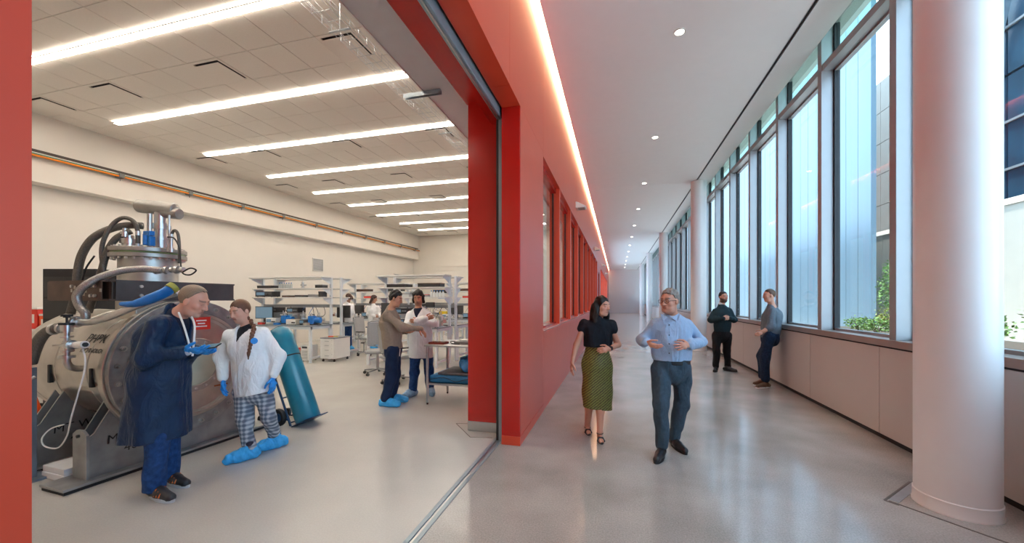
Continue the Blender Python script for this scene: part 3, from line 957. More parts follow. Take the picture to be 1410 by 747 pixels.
vcol(172, 314, 326, [(.028, 0), (.028, .3), (.036, .3), (.036, .6), (.02, .6), (.02, 1), (0, 1)], 'port_stack', M_SSB, 4.0)
vcol(190, 318, 347, [(.03, 0), (.03, .3), (.018, .3), (.018, .8), (.022, .8), (.022, 1)], 'port_stack', M_SSB, 4.0)
vcol(236, 322, 347, [(.022, 0), (.022, .2), (.012, .2), (.012, .7), (.016, .7), (.016, 1)], 'port_stack', M_SSB, 3.95)
q = ml(205, 328, 3.98)
bv = MB().cbox((q.x, q.y, q.z + .05), (.10, .05, .05)).cbox((q.x - .045, q.y, q.z - .01), (.025, .05, .12)).cbox((q.x + .045, q.y, q.z - .03), (.03, .05, .10)).cyl((q.x, q.y - .03, q.z - .07), (q.x, q.y - .03, q.z + .03), .02, 12).build('blue_valve', M_BLUEP, mach, bevel=.008)
# hoses
def hose(pts, r, m, name='hose', n=10):
    return MB().tube(spline(mlp(pts), 8), r, n).build(name, m, mach, smooth='all')
hose([(197, 311, 4.1), (178, 310, 4.05), (152, 315, 4.0), (128, 328, 3.95), (113, 350, 3.95), (107, 375, 3.95), (105, 400, 3.95), (97, 432, 3.9)], .036, M_HOSED)
hose([(190, 335, 4.0), (189, 315, 4.0), (182, 303, 4.0), (168, 300, 4.0), (154, 310, 3.98), (143, 330, 3.95), (140, 350, 3.95), (144, 378, 3.95)], .020, M_HOSED)
hose([(180, 318, 4.02), (160, 328, 3.98), (147, 348, 3.96), (140, 372, 3.96), (130, 405, 3.96), (122, 430, 3.95)], .030, M_HOSED)
hose([(222, 372, 3.72), (195, 370, 3.65), (165, 373, 3.56), (137, 382, 3.48), (116, 394, 3.42), (106, 407, 3.40), (109, 420, 3.40), (117, 431, 3.40), (117, 440, 3.40)], .032, M_HOSE)
hose([(103, 443, 3.36), (125, 443, 3.36), (150, 436, 3.36), (180, 424, 3.38), (215, 411, 3.42), (246, 402, 3.46)], .030, M_SSB)
hose([(80, 451, 3.36), (64, 457, 3.36), (54, 468, 3.36), (47, 484, 3.36), (42, 500, 3.36)], .042, M_HOSED)
hose([(236, 345, 4.0), (236, 325, 4.0), (240, 317, 4.0), (245, 322, 4.0), (247, 340, 4.0), (247, 362, 4.0)], .014, M_HOSED)
hose([(231, 326, 3.95), (240, 328, 3.9), (247, 342, 3.85), (249, 365, 3.8), (252, 376, 3.72), (262, 378, 3.7), (270, 372, 3.7), (262, 369, 3.7), (252, 374, 3.7)], .007, M_BLACK)
hose([(113, 478, 3.2), (117, 492, 3.18), (116, 512, 3.16), (108, 540, 3.15), (98, 575, 3.2), (92, 600, 3.3), (80, 616, 3.35), (62, 614, 3.35), (58, 603, 3.35), (70, 590, 3.4), (88, 584, 3.4)], .006, M_WHITEP, 'signal_cable')
hose([(130, 352, 3.9), (118, 370, 3.9), (112, 392, 3.9)], .008, M_BLACK, 'signal_cable')
MB().tube(spline(mlp([(165, 418, 3.35), (185, 418, 3.35), (210, 410, 3.37), (228, 402, 3.4), (237, 396, 3.42)]), 8), [.010] + [.018 + .026 * min(1, k / 14) for k in range(31)] + [.046], 12).build('blue_wrap', M_BLUEP, mach, smooth='all')
MB().tube(mlp([(234, 398, 3.40), (240, 394, 3.43)]), .05, 12).build('wrap_collar', mat('yellow_green_collar', (.35, .35, .06), .5), mach, smooth=True)
q = ml(232, 373, 3.7)
cp = MB()
for k in range(6):
    cp.cyl(ml(214 + 7 * k, 372 - .2 * k, 3.72), ml(218 + 7 * k, 372 - .2 * k, 3.72), .038 - .004 * (k % 2) * 3, 14)
cp.build('hose_coupling', M_SSB, mach, smooth=True)
MB().cyl(ml(100, 443, 3.36), ml(110, 443, 3.36), .042, 16).cyl(ml(103, 443, 3.36), ml(106, 443, 3.36), .052, 16).build('hose_coupling', M_SSB, mach, smooth=True)
MB().cyl(ml(69, 453, 3.36), ml(88, 452, 3.36), .030, 16).cyl(ml(72, 453, 3.36), ml(76, 453, 3.36), .048, 16).cyl(ml(82, 452, 3.36), ml(85, 452, 3.36), .042, 16).build('hose_coupling', M_SSB, mach, smooth=True)
# valve stack on the near side of the shell
v = lambda py: ml(92, py, 3.30)
vs = MB()
for y0, y1, r in ((447, 457, .040), (457, 470, .020), (462, 464.5, .042), (470, 478, .026), (473, 476, .045), (478, 490, .020), (482, 484.5, .044), (489, 492.5, .052)):
    vs.cyl(v(y0), v(y1), r, 18)
vs.tube(spline([v(491), v(498), ml(96, 504, 3.32), ml(104, 507, 3.38), ml(112, 507, 3.46)], 6), .026, 14)
vst = vs.build('valve_stack', M_SSB, mach, smooth=True)
MB().cyl(v(437), v(447), .008, 10).cyl(v(432.5), v(435.5), .038, 10).cyl(v(435.5), v(437), .022, 10).cyl(v(444), v(447), .05, 14).build('hand_wheel', M_BLACK, vst, smooth=True)
g0, g1, g2 = ml(92, 474.5, 3.28), ml(106, 474.5, 3.22), ml(117, 474, 3.18)
MB().cyl(g0, g1, .024, 14).cyl(ml(97, 474.5, 3.26), ml(99.5, 474.5, 3.25), .04, 14).build('gauge_arm', M_SSB, vst, smooth=True)
MB().cyl(g1, g2, .030, 16).build('gauge_head', M_WHITEP, vst, smooth=True)
MB().cyl(g2, ml(118, 474, 3.17), .018, 10).build('gauge_plug', M_BLACK, vst, smooth=True)
MB().cyl(ml(73, 475, 3.30), ml(92, 474.5, 3.30), .008, 8).build('clamp_rod', M_SSB, vst)

# ------------------------------------------------------------------ things around the vessel
po = thing('steel_post', 'blue grey steel post with a bent handle beside the vessel', 'post', Vector((at(40, 650, 3.42).x, at(40, 650, 3.42).y, 0)))
M_BGP = mat('blue_grey_paint', (.16, .20, .25), .4, var=.1)
MB().box(-.035, .035, -.035, .035, 0.02, 1.0).build('upright', M_BGP, po, bevel=.004)
MB().box(-.12, .12, -.12, .12, 0, .02).build('foot_plate', M_BGP, po)
MB().tube(spline([(.0, -.02, .86), (.05, -.09, .87), (.12, -.09, .88), (.13, -.02, .93)], 5), .012, 8).build('handle', M_SSB, po, smooth=True)

fp = at(96, 652, 3.52)
fo = tag(MB().box(-.17, .17, -.11, .11, 0, .055).box(-.165, .165, -.105, .108, .056, .11).build('foam_block', mat('white_foam', (.80, .82, .84), .7, var=.03, bump=.1, bscale=200), None, bevel=.006, loc=(fp.x, fp.y, 0)), 'stacked white foam sheets lying on the floor under the vessel', 'foam')
fo.rotation_euler = (0, 0, MANG)

cp_ = at(43, 585, 5.0)
tc_ = thing('traffic_cone', 'orange traffic cone on the floor behind the vessel', 'cone', (cp_.x, cp_.y, 0))
M_ORANGE = mat('orange_plastic', (.85, .10, .015), .4, var=.05)
MB().lathe([(.13, .02), (.12, .03), (.025, .44), (.015, .45), (0, .45)], n=24).build('cone_body', M_ORANGE, tc_, smooth=True)
MB().box(-.17, .17, -.17, .17, 0, .02).build('base', M_ORANGE, tc_, bevel=.005)

rp = at(128, 540, 5.55)
rkc = thing('equipment_rack', 'tall black equipment rack standing behind the vessel', 'rack', (rp.x, rp.y, 0), YAW)
MB().box(-.36, .36, -.3, .3, .06, 2.03).build('body', M_BLACK, rkc, bevel=.008)
for k in range(6):
    MB().box(-.33, .33, -.312, -.3, .15 + .3 * k, .42 + .3 * k).build('rack_panel', mat('dark_grey_panel', (.03, .03, .033), .45, var=.1), rkc, bevel=.003)
for sx in (-.3, .3):
    for sy in (-.24, .24):
        MB().cyl((sx, sy, 0), (sx, sy, .06), .03, 10).build('foot', M_BLACK, rkc)

sp = at(64, 520, 6.0)
sc_ = thing('storage_cabinet', 'white storage cabinet by the lab wall behind the vessel', 'cabinet', (sp.x, sp.y, 0), YAW)
MB().box(-.45, .45, -.22, .22, .05, 1.16).build('body', M_WHITEP, sc_, bevel=.005)
for sx in (-1, 1):
    d = MB().box(sx * .225 - .21, sx * .225 + .21, -.24, -.222, .07, 1.14).build('door', M_WHITEP, sc_, bevel=.003)
    MB().cyl((sx * .04, -.26, .65), (sx * .04, -.26, .8), .007, 8).build('handle', M_SSB, d)
MB().box(-.43, .43, -.2, .2, 0, .05).build('plinth', M_DARK, sc_)
for dx, w, h, m, nm, lb in ((-.12, .30, .30, M_REDP, 'red_box', 'red box on the white cabinet behind the vessel'), (.16, .2, .20, M_ORANGE, 'orange_box', 'orange box on the white cabinet behind the vessel')):
    t = thing(nm, lb, 'box', (sp.x + dx * CS, sp.y + dx * SN, 1.16), YAW)
    MB().box(-w / 2, w / 2, -.14, .14, 0, h).build('body', m, t, bevel=.004)
    MB().box(-w / 2 - .004, w / 2 + .004, -.144, .144, h, h + .03).build('lid', M_WHITEP, t, bevel=.004)
    MB().box(-w * .35, w * .35, -.1425, -.14, h * .3, h * .75).build('label_patch', M_WHITEP, t)

# gas cylinder leaning on its hand truck
gb, gt = at(425, 577, 4.95), at(383, 452, 5.15)
gv = (gt - gb); GL = gv.length
gq = gv.to_track_quat('Z', 'Y')
M_TEAL = mat('teal_enamel', (0.010, 0.20, 0.30), .28, var=.15, vscale=5, coat=.3)
gc = thing('gas_cylinder', 'teal gas cylinder with rounded shoulder leaning back on a hand truck', 'gas cylinder', gb)
gc.rotation_mode = 'QUATERNION'; gc.rotation_quaternion = gq
MB().lathe([(0, 0), (.142, 0), (.150, .012), (.150, GL - .15), (.143, GL - .08), (.122, GL - .03), (.09, GL - .006), (.05, GL)], n=40).build('shell', M_TEAL, gc, smooth=True)
MB().lathe([(.05, GL), (.052, GL + .012), (.03, GL + .02), (0, GL + .022)], n=24).build('valve_cap', M_TEAL, gc, smooth=True)
MB().lathe([(.151, GL * .66), (.154, GL * .66 + .002), (.154, GL * .66 + .016), (.151, GL * .66 + .018)], n=40).build('chain_band', M_BLACK, gc, smooth=True)
ht = thing('hand_truck', 'dark blue two wheeled cylinder hand truck under the teal gas cylinder', 'hand truck', Vector((gb.x, gb.y, 0)))
HB = Vector((gb.x, gb.y, 0))
def hp(px, py, D):
    return at(px, py, D) - HB
M_NAVY = mat('navy_enamel', (.012, .05, .13), .35, var=.1)
gu = gv.normalized(); side = gu.cross(Vector((0, 0, 1))).normalized(); back = side.cross(gu).normalized()
if back.z > 0: back = -back
b0 = gb - HB
for s in (-1, 1):
    r0 = b0 + back * .17 + side * (s * .13) - gu * .01
    MB().tube([r0, r0 + gu * (GL * .93)], .014, 10).build('side_rail', M_NAVY, ht, smooth=True)
    w0 = r0 + gu * .12 + back * .10 + side * (s * .06)
    w0 = Vector((w0.x, w0.y, .11))
    wh = MB().lathe([(.05, -.012), (.075, -.02), (.105, -.024), (.11, -.014), (.11, .014), (.105, .024), (.075, .02), (.05, .012)], w0, side, 28).build('wheel', M_BLACK, ht, smooth=True)
    MB().cyl(w0 - side * .022, w0 + side * .022, .055, 18).build('hub', M_NAVY, wh, smooth=True)
    MB().tube([r0 + gu * .10, w0], .012, 8).build('wheel_strut', M_NAVY, ht)
    MB().tube([w0, w0 + back * .34 + Vector((0, 0, .02))], .011, 8).build('kick_strut', M_NAVY, ht)
    MB().tube([w0 + back * .32, r0 + gu * .62], .010, 8).build('back_strut', M_NAVY, ht)
    c0 = w0 + back * .36; c0 = Vector((c0.x, c0.y, .05))
    MB().cyl(c0 - side * .015, c0 + side * .015, .05, 16).build('caster', M_BLACK, ht, smooth=True)
for k in (.04, .3, .6, .9):
    MB().tube([b0 + back * .17 + side * .13 + gu * GL * k, b0 + back * .17 - side * .13 + gu * GL * k], .010, 8).build('cross_bar', M_NAVY, ht)
tpv = b0 - gu * .012
MB().prism([(-.16, -.17), (.16, -.17), (.16, .18), (-.16, .18)], tpv, side, back, gu, .010).build('toe_plate', M_NAVY, ht)
# ------------------------------------------------------------------ figures: smooth-blended solids turned into one surface
class Solid:
    """signed distances of round cones and ellipsoids, blended, read out as a mesh"""
    def __init__(s, h):
        s.h = h
        s.pr = []
    def cone(s, a, b, ra, rb=None, k=.02, flat=None, sub=False):
        rb = ra if rb is None else rb
        s.pr.append(('c', np.array(a, float), np.array(b, float), ra, rb, k, flat, sub)); return s
    def chain(s, pts, rs, k=.02, flat=None):
        for i in range(len(pts) - 1):
            s.cone(pts[i], pts[i + 1], rs[i], rs[i + 1], k, flat)
        return s
    def ell(s, c, r, axes, k=.02, sub=False):
        s.pr.append(('e', np.array(c, float), np.array(r, float), np.array(axes, float), 0, k, None, sub)); return s
    def mesh(s, fold=None, clip=None):
        h = s.h
        los, his = [], []
        for p in s.pr:
            if p[7]: continue
            if p[0] == 'c':
                m = max(p[3], p[4]) * (1.0 if p[6] is None else max(1.0, p[6][1]))
                los.append(np.minimum(p[1], p[2]) - m); his.append(np.maximum(p[1], p[2]) + m)
            else:
                m = p[2].max(); los.append(p[1] - m); his.append(p[1] + m)
        lo = np.min(los, 0) - .03 - 2 * h; hi = np.max(his, 0) + .03 + 2 * h
        n = np.ceil((hi - lo) / h).astype(int) + 1
        F = np.full(n, .2, np.float32)
        gx = [lo[i] + h * np.arange(n[i]) for i in range(3)]
        for p in s.pr:
            if p[0] == 'c':
                m = max(p[3], p[4]) * (1.0 if p[6] is None else max(1.0, p[6][1])) + p[5] + 3 * h
                l, u = np.minimum(p[1], p[2]) - m, np.maximum(p[1], p[2]) + m
            else:
                m = p[2].max() + p[5] + 3 * h
                l, u = p[1] - m, p[1] + m
            i0 = np.clip(np.floor((l - lo) / h).astype(int), 0, n - 1); i1 = np.clip(np.ceil((u - lo) / h).astype(int) + 1, 1, n)
            if (i1 <= i0).any(): continue
            X = gx[0][i0[0]:i1[0]][:, None, None]; Y = gx[1][i0[1]:i1[1]][None, :, None]; Z = gx[2][i0[2]:i1[2]][None, None, :]
            if p[0] == 'c':
                a, b = p[1], p[2]; d = b - a; L2 = max(float(d @ d), 1e-9)
                qx, qy, qz = X - a[0], Y - a[1], Z - a[2]
                t = np.clip((qx * d[0] + qy * d[1] + qz * d[2]) / L2, 0, 1)
                rx, ry, rz = qx - t * d[0], qy - t * d[1], qz - t * d[2]
                r = p[3] + (p[4] - p[3]) * t
                if p[6] is not None:
                    e, kf = np.array(p[6][0], float), p[6][1]
                    w = (rx * e[0] + ry * e[1] + rz * e[2])
                    f = (1 / kf - 1)
                    dd = np.sqrt((rx + e[0] * w * f) ** 2 + (ry + e[1] * w * f) ** 2 + (rz + e[2] * w * f) ** 2)
                    D = (dd - r) * min(1, kf + .15)
                else:
                    D = np.sqrt(rx * rx + ry * ry + rz * rz) - r
            else:
                c, r, A = p[1], p[2], p[3]
                qx, qy, qz = X - c[0], Y - c[1], Z - c[2]
                u_ = [(qx * A[i][0] + qy * A[i][1] + qz * A[i][2]) / r[i] for i in range(3)]
                k0 = np.sqrt(u_[0] ** 2 + u_[1] ** 2 + u_[2] ** 2)
                k1 = np.sqrt((u_[0] / r[0]) ** 2 + (u_[1] / r[1]) ** 2 + (u_[2] / r[2]) ** 2) + 1e-6
                D = k0 * (k0 - 1) / k1
            sl = tuple(slice(i0[i], i1[i]) for i in range(3))
            O = F[sl]; k = max(p[5], 1e-4)
            if p[7]:
                D = -D
                hh = np.clip(.5 - .5 * (O - D) / k, 0, 1)
                F[sl] = O + (D - O) * hh + k * hh * (1 - hh)
            else:
                hh = np.clip(.5 + .5 * (D - O) / k, 0, 1)
                F[sl] = D + (O - D) * hh - k * hh * (1 - hh)
        G = None
        if fold is not None or clip is not None:
            X, Y, Z = np.meshgrid(*gx, indexing='ij', sparse=True)
            if fold is not None:
                near = np.abs(F) < .06
                F = np.where(near, F + fold(X, Y, Z).astype(np.float32), F)
            if clip is not None:
                F = np.maximum(F, clip(X, Y, Z).astype(np.float32))
        F[0], F[-1], F[:, 0], F[:, -1], F[:, :, 0], F[:, :, -1] = .2, .2, .2, .2, .2, .2
        return nets(F, lo, h)

def nets(F, lo, h):
    S = F < 0
    c = S[:-1, :-1, :-1].astype(np.int8)
    for dx in (0, 1):
        for dy in (0, 1):
            for dz in (0, 1):
                if dx + dy + dz:
                    c = c + S[dx:S.shape[0] - 1 + dx, dy:S.shape[1] - 1 + dy, dz:S.shape[2] - 1 + dz]
    act = np.argwhere((c > 0) & (c < 8))
    idx = np.full(c.shape, -1, np.int64)
    idx[act[:, 0], act[:, 1], act[:, 2]] = np.arange(len(act))
    acc = np.zeros((len(act), 3)); cnt = np.zeros(len(act))
    cor = [(x, y, z) for x in (0, 1) for y in (0, 1) for z in (0, 1)]
    for a in cor:
        for ax in range(3):
            if a[ax]: continue
            b = list(a); b[ax] = 1
            fa = F[act[:, 0] + a[0], act[:, 1] + a[1], act[:, 2] + a[2]]
            fb = F[act[:, 0] + b[0], act[:, 1] + b[1], act[:, 2] + b[2]]
            m = (fa < 0) != (fb < 0)
            t = np.where(m, fa / np.where(m, fa - fb, 1), 0)
            p = np.tile(np.array(a, float), (len(act), 1)); p[:, ax] += t
            acc += p * m[:, None]; cnt += m
    V = lo + h * (act + acc / cnt[:, None])
    Q = []
    for ax in range(3):
        u, w = (ax + 1) % 3, (ax + 2) % 3
        sa = [slice(None)] * 3; sb = [slice(None)] * 3
        sa[ax] = slice(0, -1); sb[ax] = slice(1, None)
        A, B = S[tuple(sa)], S[tuple(sb)]
        e = np.argwhere(A != B)
        e = e[(e[:, u] > 0) & (e[:, w] > 0) & (e[:, u] < c.shape[u]) & (e[:, w] < c.shape[w])]
        ins = A[e[:, 0], e[:, 1], e[:, 2]]
        q = []
        for du, dw in ((-1, -1), (0, -1), (0, 0), (-1, 0)):
            k = e.copy(); k[:, u] += du; k[:, w] += dw
            q.append(idx[k[:, 0], k[:, 1], k[:, 2]])
        q = np.stack(q, 1)
        q = np.where(ins[:, None], q, q[:, ::-1])
        Q.append(q)
    Q = np.concatenate(Q)
    Q = Q[(Q >= 0).all(1)]
    return V, Q

def np_obj(name, V, Q, material, parent, base, tone=None, loc=None):
    me = bpy.data.meshes.new(name)
    V = V - np.array(base)
    me.vertices.add(len(V)); me.vertices.foreach_set('co', V.astype(np.float32).ravel())
    me.loops.add(len(Q) * 4); me.loops.foreach_set('vertex_index', Q.astype(np.int32).ravel())
    me.polygons.add(len(Q)); me.polygons.foreach_set('loop_start', np.arange(0, len(Q) * 4, 4, dtype=np.int32))
    me.polygons.foreach_set('use_smooth', np.ones(len(Q), bool))
    me.update(calc_edges=True)
    if tone is not None:
        a = me.color_attributes.new('tone', 'FLOAT_COLOR', 'POINT')
        a.data.foreach_set('color', np.concatenate([tone, np.ones((len(V), 1))], 1).astype(np.float32).ravel())
    me.materials.append(material)
    o = bpy.data.objects.new(name, me); COL.objects.link(o); o.parent = parent
    return o

def folds(amp, fx, fz, seed=0, dirs=3):
    r = np.random.RandomState(seed)
    W = []
    for _ in range(dirs * 2):
        a = r.uniform(0, 6.28); f = fx * r.uniform(.6, 1.5); z = fz * r.uniform(-1.2, 1.2)
        W.append((f * math.cos(a), f * math.sin(a), z, r.uniform(0, 6.28)))
    def fn(X, Y, Z):
        t = 0
        for (a, b, c_, ph) in W:
            t = t + np.sin(a * X + b * Y + c_ * Z + ph + .9 * np.sin(7 * Z + ph))
        return amp * t / math.sqrt(len(W))
    return fn

def nv(v):
    v = np.array(v, float); return v / np.linalg.norm(v)

class Figure:
    def __init__(s, label, D0, feet, skin, group=None):
        s.D0 = D0
        b = at(feet[0], feet[1], D0); s.base = np.array((b.x, b.y, 0.0))
        s.root = thing('person', label, 'person', s.base, group=group)
        s.skin = np.clip(np.array(hexc(skin)) * 1.22, 0, .8)
    def J(s, px, py, dd=0.0):
        return np.array(at(px, py, s.D0 + dd))
    def d(s, lat, dep, up):
        return np.array(wdir(lat, dep, up))
    def put(s, name, sol, material, tone=None, fold=None, clip=None, parent=None):
        V, Q = sol.mesh(fold, clip)
        t = tone(V) if tone is not None else None
        return np_obj(name, V, Q, material, parent or s.root, s.base, t)
    def mbput(s, mb, name, material, parent=None, smooth=True):
        mb.v = [tuple(np.array(p) - s.base) for p in mb.v]
        return mb.build(name, material, parent or s.root, smooth)
    # ---- head
    def head(s, S, c, face, roll_up=(0, 0, 1), sc=1.0):
        f = nv(face); u = np.array(roll_up, float); u = nv(u - f * (u @ f)); r = np.cross(f, u)   # r: the person's right
        s.hc, s.hf, s.hu, s.hr, s.hs = np.array(c), f, u, r, sc
        A = [r, f, u]
        P = s.hp
        S.ell(P(0, -.012, .028), np.array((.074, .092, .088)) * sc, A, .01)
        S.ell(P(0, .022, -.028), np.array((.060, .070, .082)) * sc, A, .03)
        S.cone(P(-.028, .035, -.085), P(.028, .035, -.085), .034 * sc, k=.03)          # jaw
        S.ell(P(0, .066, -.098), np.array((.024, .020, .018)) * sc, A, .02)             # chin
        S.cone(P(-.034, .070, .030), P(.034, .070, .030), .016 * sc, k=.014)            # brow
        for q in (-1, 1):
            S.ell(P(q * .042, .058, -.022), np.array((.020, .022, .020)) * sc, A, .02)  # cheek
            S.ell(P(q * .031, .097, .008), np.array((.019, .014, .011)) * sc, A, .010, sub=True)
            S.ell(P(q * .031, .078, .008), np.array((.0165, .0135, .0125)) * sc, A, .004)  # lids
            S.ell(P(q * .077, -.006, -.008), np.array((.009, .020, .031)) * sc, A, .006)
        S.cone(P(0, .086, .018), P(0, .108, -.026), .0075 * sc, .0115 * sc, k=.010)       # nose
        S.cone(P(-.012, .093, -.030), P(.012, .093, -.030), .0085 * sc, k=.008)
        S.cone(P(-.018, .083, -.056), P(.018, .083, -.056), .0075 * sc, k=.008)           # lips
        S.cone(P(-.014, .081, -.066), P(.014, .081, -.066), .0080 * sc, k=.008)
    def hp(s, x, y, z):
        return s.hc + s.hs * (s.hr * x + s.hf * y + s.hu * z)
    def hl(s, V):
        q = (V - s.hc) / s.hs
        return q @ s.hr, q @ s.hf, q @ s.hu
    def eyes(s, iris='3A2A1E'):
        for q in (-1, 1):
            mb = MB().sphere(tuple(s.hp(q * .031, .0775, .008)), .0122 * s.hs, 14)
            me = s.mbput(mb, 'eye', mat('eye_white', (.40, .38, .36), .2))
            mi = MB().sphere(tuple(s.hp(q * .031, .0835, .007)), .0072 * s.hs, 10)
            s.mbput(mi, 'iris', mat('iris_' + iris, iris, .15), me).location = (0, 0, 0)
    def face_tone(s, brow='3A2A20', lip='9A4A40', beard=None, cheek=.12):
        bc, lc_ = np.array(hexc(brow)), np.array(hexc(lip))
        def fn(V):
            x, y, z = s.hl(V)
            n = len(V); C = np.tile(s.skin, (n, 1))
            hd = (np.abs(x) < .12) & (z > -.13) & (z < .15) & (y > -.12) & (y < .14)
            red = np.exp(-((np.abs(x) - .04) / .02) ** 2 - ((z + .025) / .025) ** 2) * hd * (y > .03) * cheek
            C *= 1 + red[:, None] * np.array((.5, -.5, -.5))
            def paint(m, c, a):
                C[:] = C * (1 - (m * a)[:, None]) + c * (m * a)[:, None]
            bm_ = np.exp(-((z - .030 - .10 * (.034 - np.abs(np.abs(x) - .034))) / .0062) ** 4) * (np.abs(x) > .012) * (np.abs(x) < .052) * (y > .05) * hd
            paint(bm_, bc, .8)
            lm = np.exp(-((z + .0605) / .010) ** 4 - (x / .022) ** 4) * (y > .07) * hd
            paint(lm, lc_, .7)
            em = np.exp(-((np.abs(x) - .031) / .018) ** 4 - ((z - .009) / .0095) ** 4) * (y > .06) * hd
            paint(em, s.skin * .5, .35)
            if beard is not None:
                col, lo_, a = beard
                b = hd * (z < lo_ - .25 * np.clip(y - .03, 0, .1) + .35 * np.clip(.02 - y, 0, .1)) * (y > -.02) * (z > -.125) * (1 - np.exp(-((z + .061) / .011) ** 4 - (x / .018) ** 4))
                paint(b, np.array(hexc(col)), a)
            return C
        return fn
    # ---- hand
    def hand(s, S, w, fdir, palm, thumb, curl=.5, size=1.0, spread=.0, fat=1.0, tcurl=.4):
        f = nv(fdir); n = np.array(palm, float); n = nv(n - f * (n @ f)); t = np.cross(f, n)
        if t @ np.array(thumb, float) < 0: t = -t
        z = size
        S.cone(w, w + f * .075 * z + t * .005 * z, .024 * z * fat, .030 * z * fat, k=.012, flat=(n, .60))
        S.cone(w + f * .055 * z - t * .024 * z, w + f * .085 * z + t * .026 * z, .017 * z * fat, .015 * z * fat, k=.012)
        for i, (off, L) in enumerate(((.030, .066), (.010, .074), (-.010, .068), (-.029, .054))):
            p = w + f * ((.088 if i in (1, 2) else .082) * z) + t * off * z
            ang = 0.0
            dirn = f + t * spread * (1.5 - i)
            rr = .0088 * z * fat
            for j, fr in enumerate((.45, .30, .25)):
                ang += curl * (1.0 + .12 * i) * (.75, 1.0, .7)[j]
                dv = nv(dirn) * math.cos(ang) + n * math.sin(ang)
                q = p + dv * L * fr * z * 1.05
                S.cone(p, q, rr, rr * .92, k=.004)
                p = q; rr *= .92
        p = w + f * .018 * z + t * .026 * z
        d1 = nv(f * .62 + t * .72 + n * .25)
        q = p + d1 * .038 * z
        S.cone(p, q, .0135 * z * fat, .0110 * z * fat, k=.010)
        d2 = nv(f * .85 + t * (.42 - tcurl * .5) + n * (.2 + tcurl * .5))
        q2 = q + d2 * .032 * z
        S.cone(q, q2, .0105 * z * fat, .0095 * z * fat, k=.004)
        d3 = nv(f * .9 + t * (.2 - tcurl * .5) + n * (.2 + tcurl * .6))
        S.cone(q2, q2 + d3 * .024 * z, .0095 * z * fat, .0080 * z * fat, k=.004)
    # ---- shoes
    def shoe(s, ankle, toe_dir, m, sole=None, L=.27, hh=.06, w=.045, cover=False, mtop=None):
        a = np.array(ankle, float); f = np.array(toe_dir, float); f[2] = 0; f = nv(f)
        r = np.cross(f, (0, 0, 1))
        S = Solid(.006)
        g = a.copy(); g[2] = 0
        heel = g - f * .055; toe = g + f * (L - .055 - .04)
        up = (0, 0, 1)
        if cover:
            S.cone(heel + np.array((0, 0, .052)), g + f * .09 + np.array((0, 0, .055)), .058, .058, .03)
            S.cone(g + f * .07 + np.array((0, 0, .055)), toe + np.array((0, 0, .046)), .058, .046, .03)
            S.cone(g + np.array((0, 0, .06)), g + np.array((0, 0, .125)), .055, .042, .03)
            S.cone(g + f * .03 + np.array((0, 0, .09)), toe + np.array((0, 0, .05)), .04, .03, .03)
            return s.put('shoe_cover', S, m, fold=folds(.0045, 75, 75, int(abs(a[0]) * 1000) % 97, 4), clip=lambda X, Y, Z: .003 - Z)
        S.cone(heel + np.array((0, 0, .045)), g + f * .08 + np.array((0, 0, .045)), .038, .043, .02)
        S.cone(g + f * .06 + np.array((0, 0, .043)), toe + np.array((0, 0, .032)), .043, .034, .02)
        S.cone(g - f * .012 + np.array((0, 0, .05)), g - f * .005 + np.array((0, 0, .095)), .040, .036, .02)
        S.cone(g + f * .03 + np.array((0, 0, .075)), toe + np.array((0, 0, .036)), .030, .022, .02)
        o = s.put('shoe', S, m, clip=lambda X, Y, Z: .018 - Z)
        mb = MB()
        n = 22; P = []
        for k in range(n):
            t_ = 2 * math.pi * k / n
            l = .5 * (L + .01) * math.cos(t_); ww = (.047 if l > 0 else .041) * math.sin(t_)
            c = g + f * (L / 2 - .055 - .008 + l) + r * ww
            P.append(c)
        vs = [(p[0], p[1], .001) for p in P] + [(p[0], p[1], .024) for p in P]
        fs = [tuple(range(n - 1, -1, -1)), tuple(range(n, 2 * n))] + [(k, (k + 1) % n, n + (k + 1) % n, n + k) for k in range(n)]
        mb._add(vs, fs)
        s.mbput(mb, 'sole', sole or M_BLACK, o)
        return o
M_SKIN = attr_mat('skin', .5, bump=.08, bscale=300)
M_HAIRA = attr_mat('hair_strands', .5, bump=.35, bscale=260)
def cloth(name, col, rough=.8, var=.08, vs=14, bump=.25, bs=500, wrinkle=.38):
    if name in MATS:
        return MATS[name]
    m = mat(name, col, rough, var=var, vscale=vs, bump=bump, bscale=bs, spec=.25)
    nt = m.node_tree; b = nt.nodes['Principled BSDF']
    tc = nt.nodes.new('ShaderNodeTexCoord'); mp = nt.nodes.new('ShaderNodeMapping')
    mp.inputs['Scale'].default_value = (1, 1, .45); mp.inputs['Rotation'].default_value = (.3, .4, 0)
    n = nt.nodes.new('ShaderNodeTexNoise'); n.inputs['Scale'].default_value = 11; n.inputs['Detail'].default_value = 2.0; n.inputs['Distortion'].default_value = 1.6
    nt.links.new(tc.outputs['Object'], mp.inputs['Vector']); nt.links.new(mp.outputs['Vector'], n.inputs['Vector'])
    bp = nt.nodes.new('ShaderNodeBump'); bp.inputs['Strength'].default_value = wrinkle; bp.inputs['Distance'].default_value = .05
    nt.links.new(n.outputs['Fac'], bp.inputs['Height'])
    old = b.inputs['Normal'].links
    if old:
        nt.links.new(old[0].from_socket, bp.inputs['Normal'])
    nt.links.new(bp.outputs['Normal'], b.inputs['Normal'])
    return m
def lerp(a, b, t):
    return np.array(a) * (1 - t) + np.array(b) * t
Z3 = np.array((0, 0, 1.0))
def up(z):
    return np.array((0, 0, z))
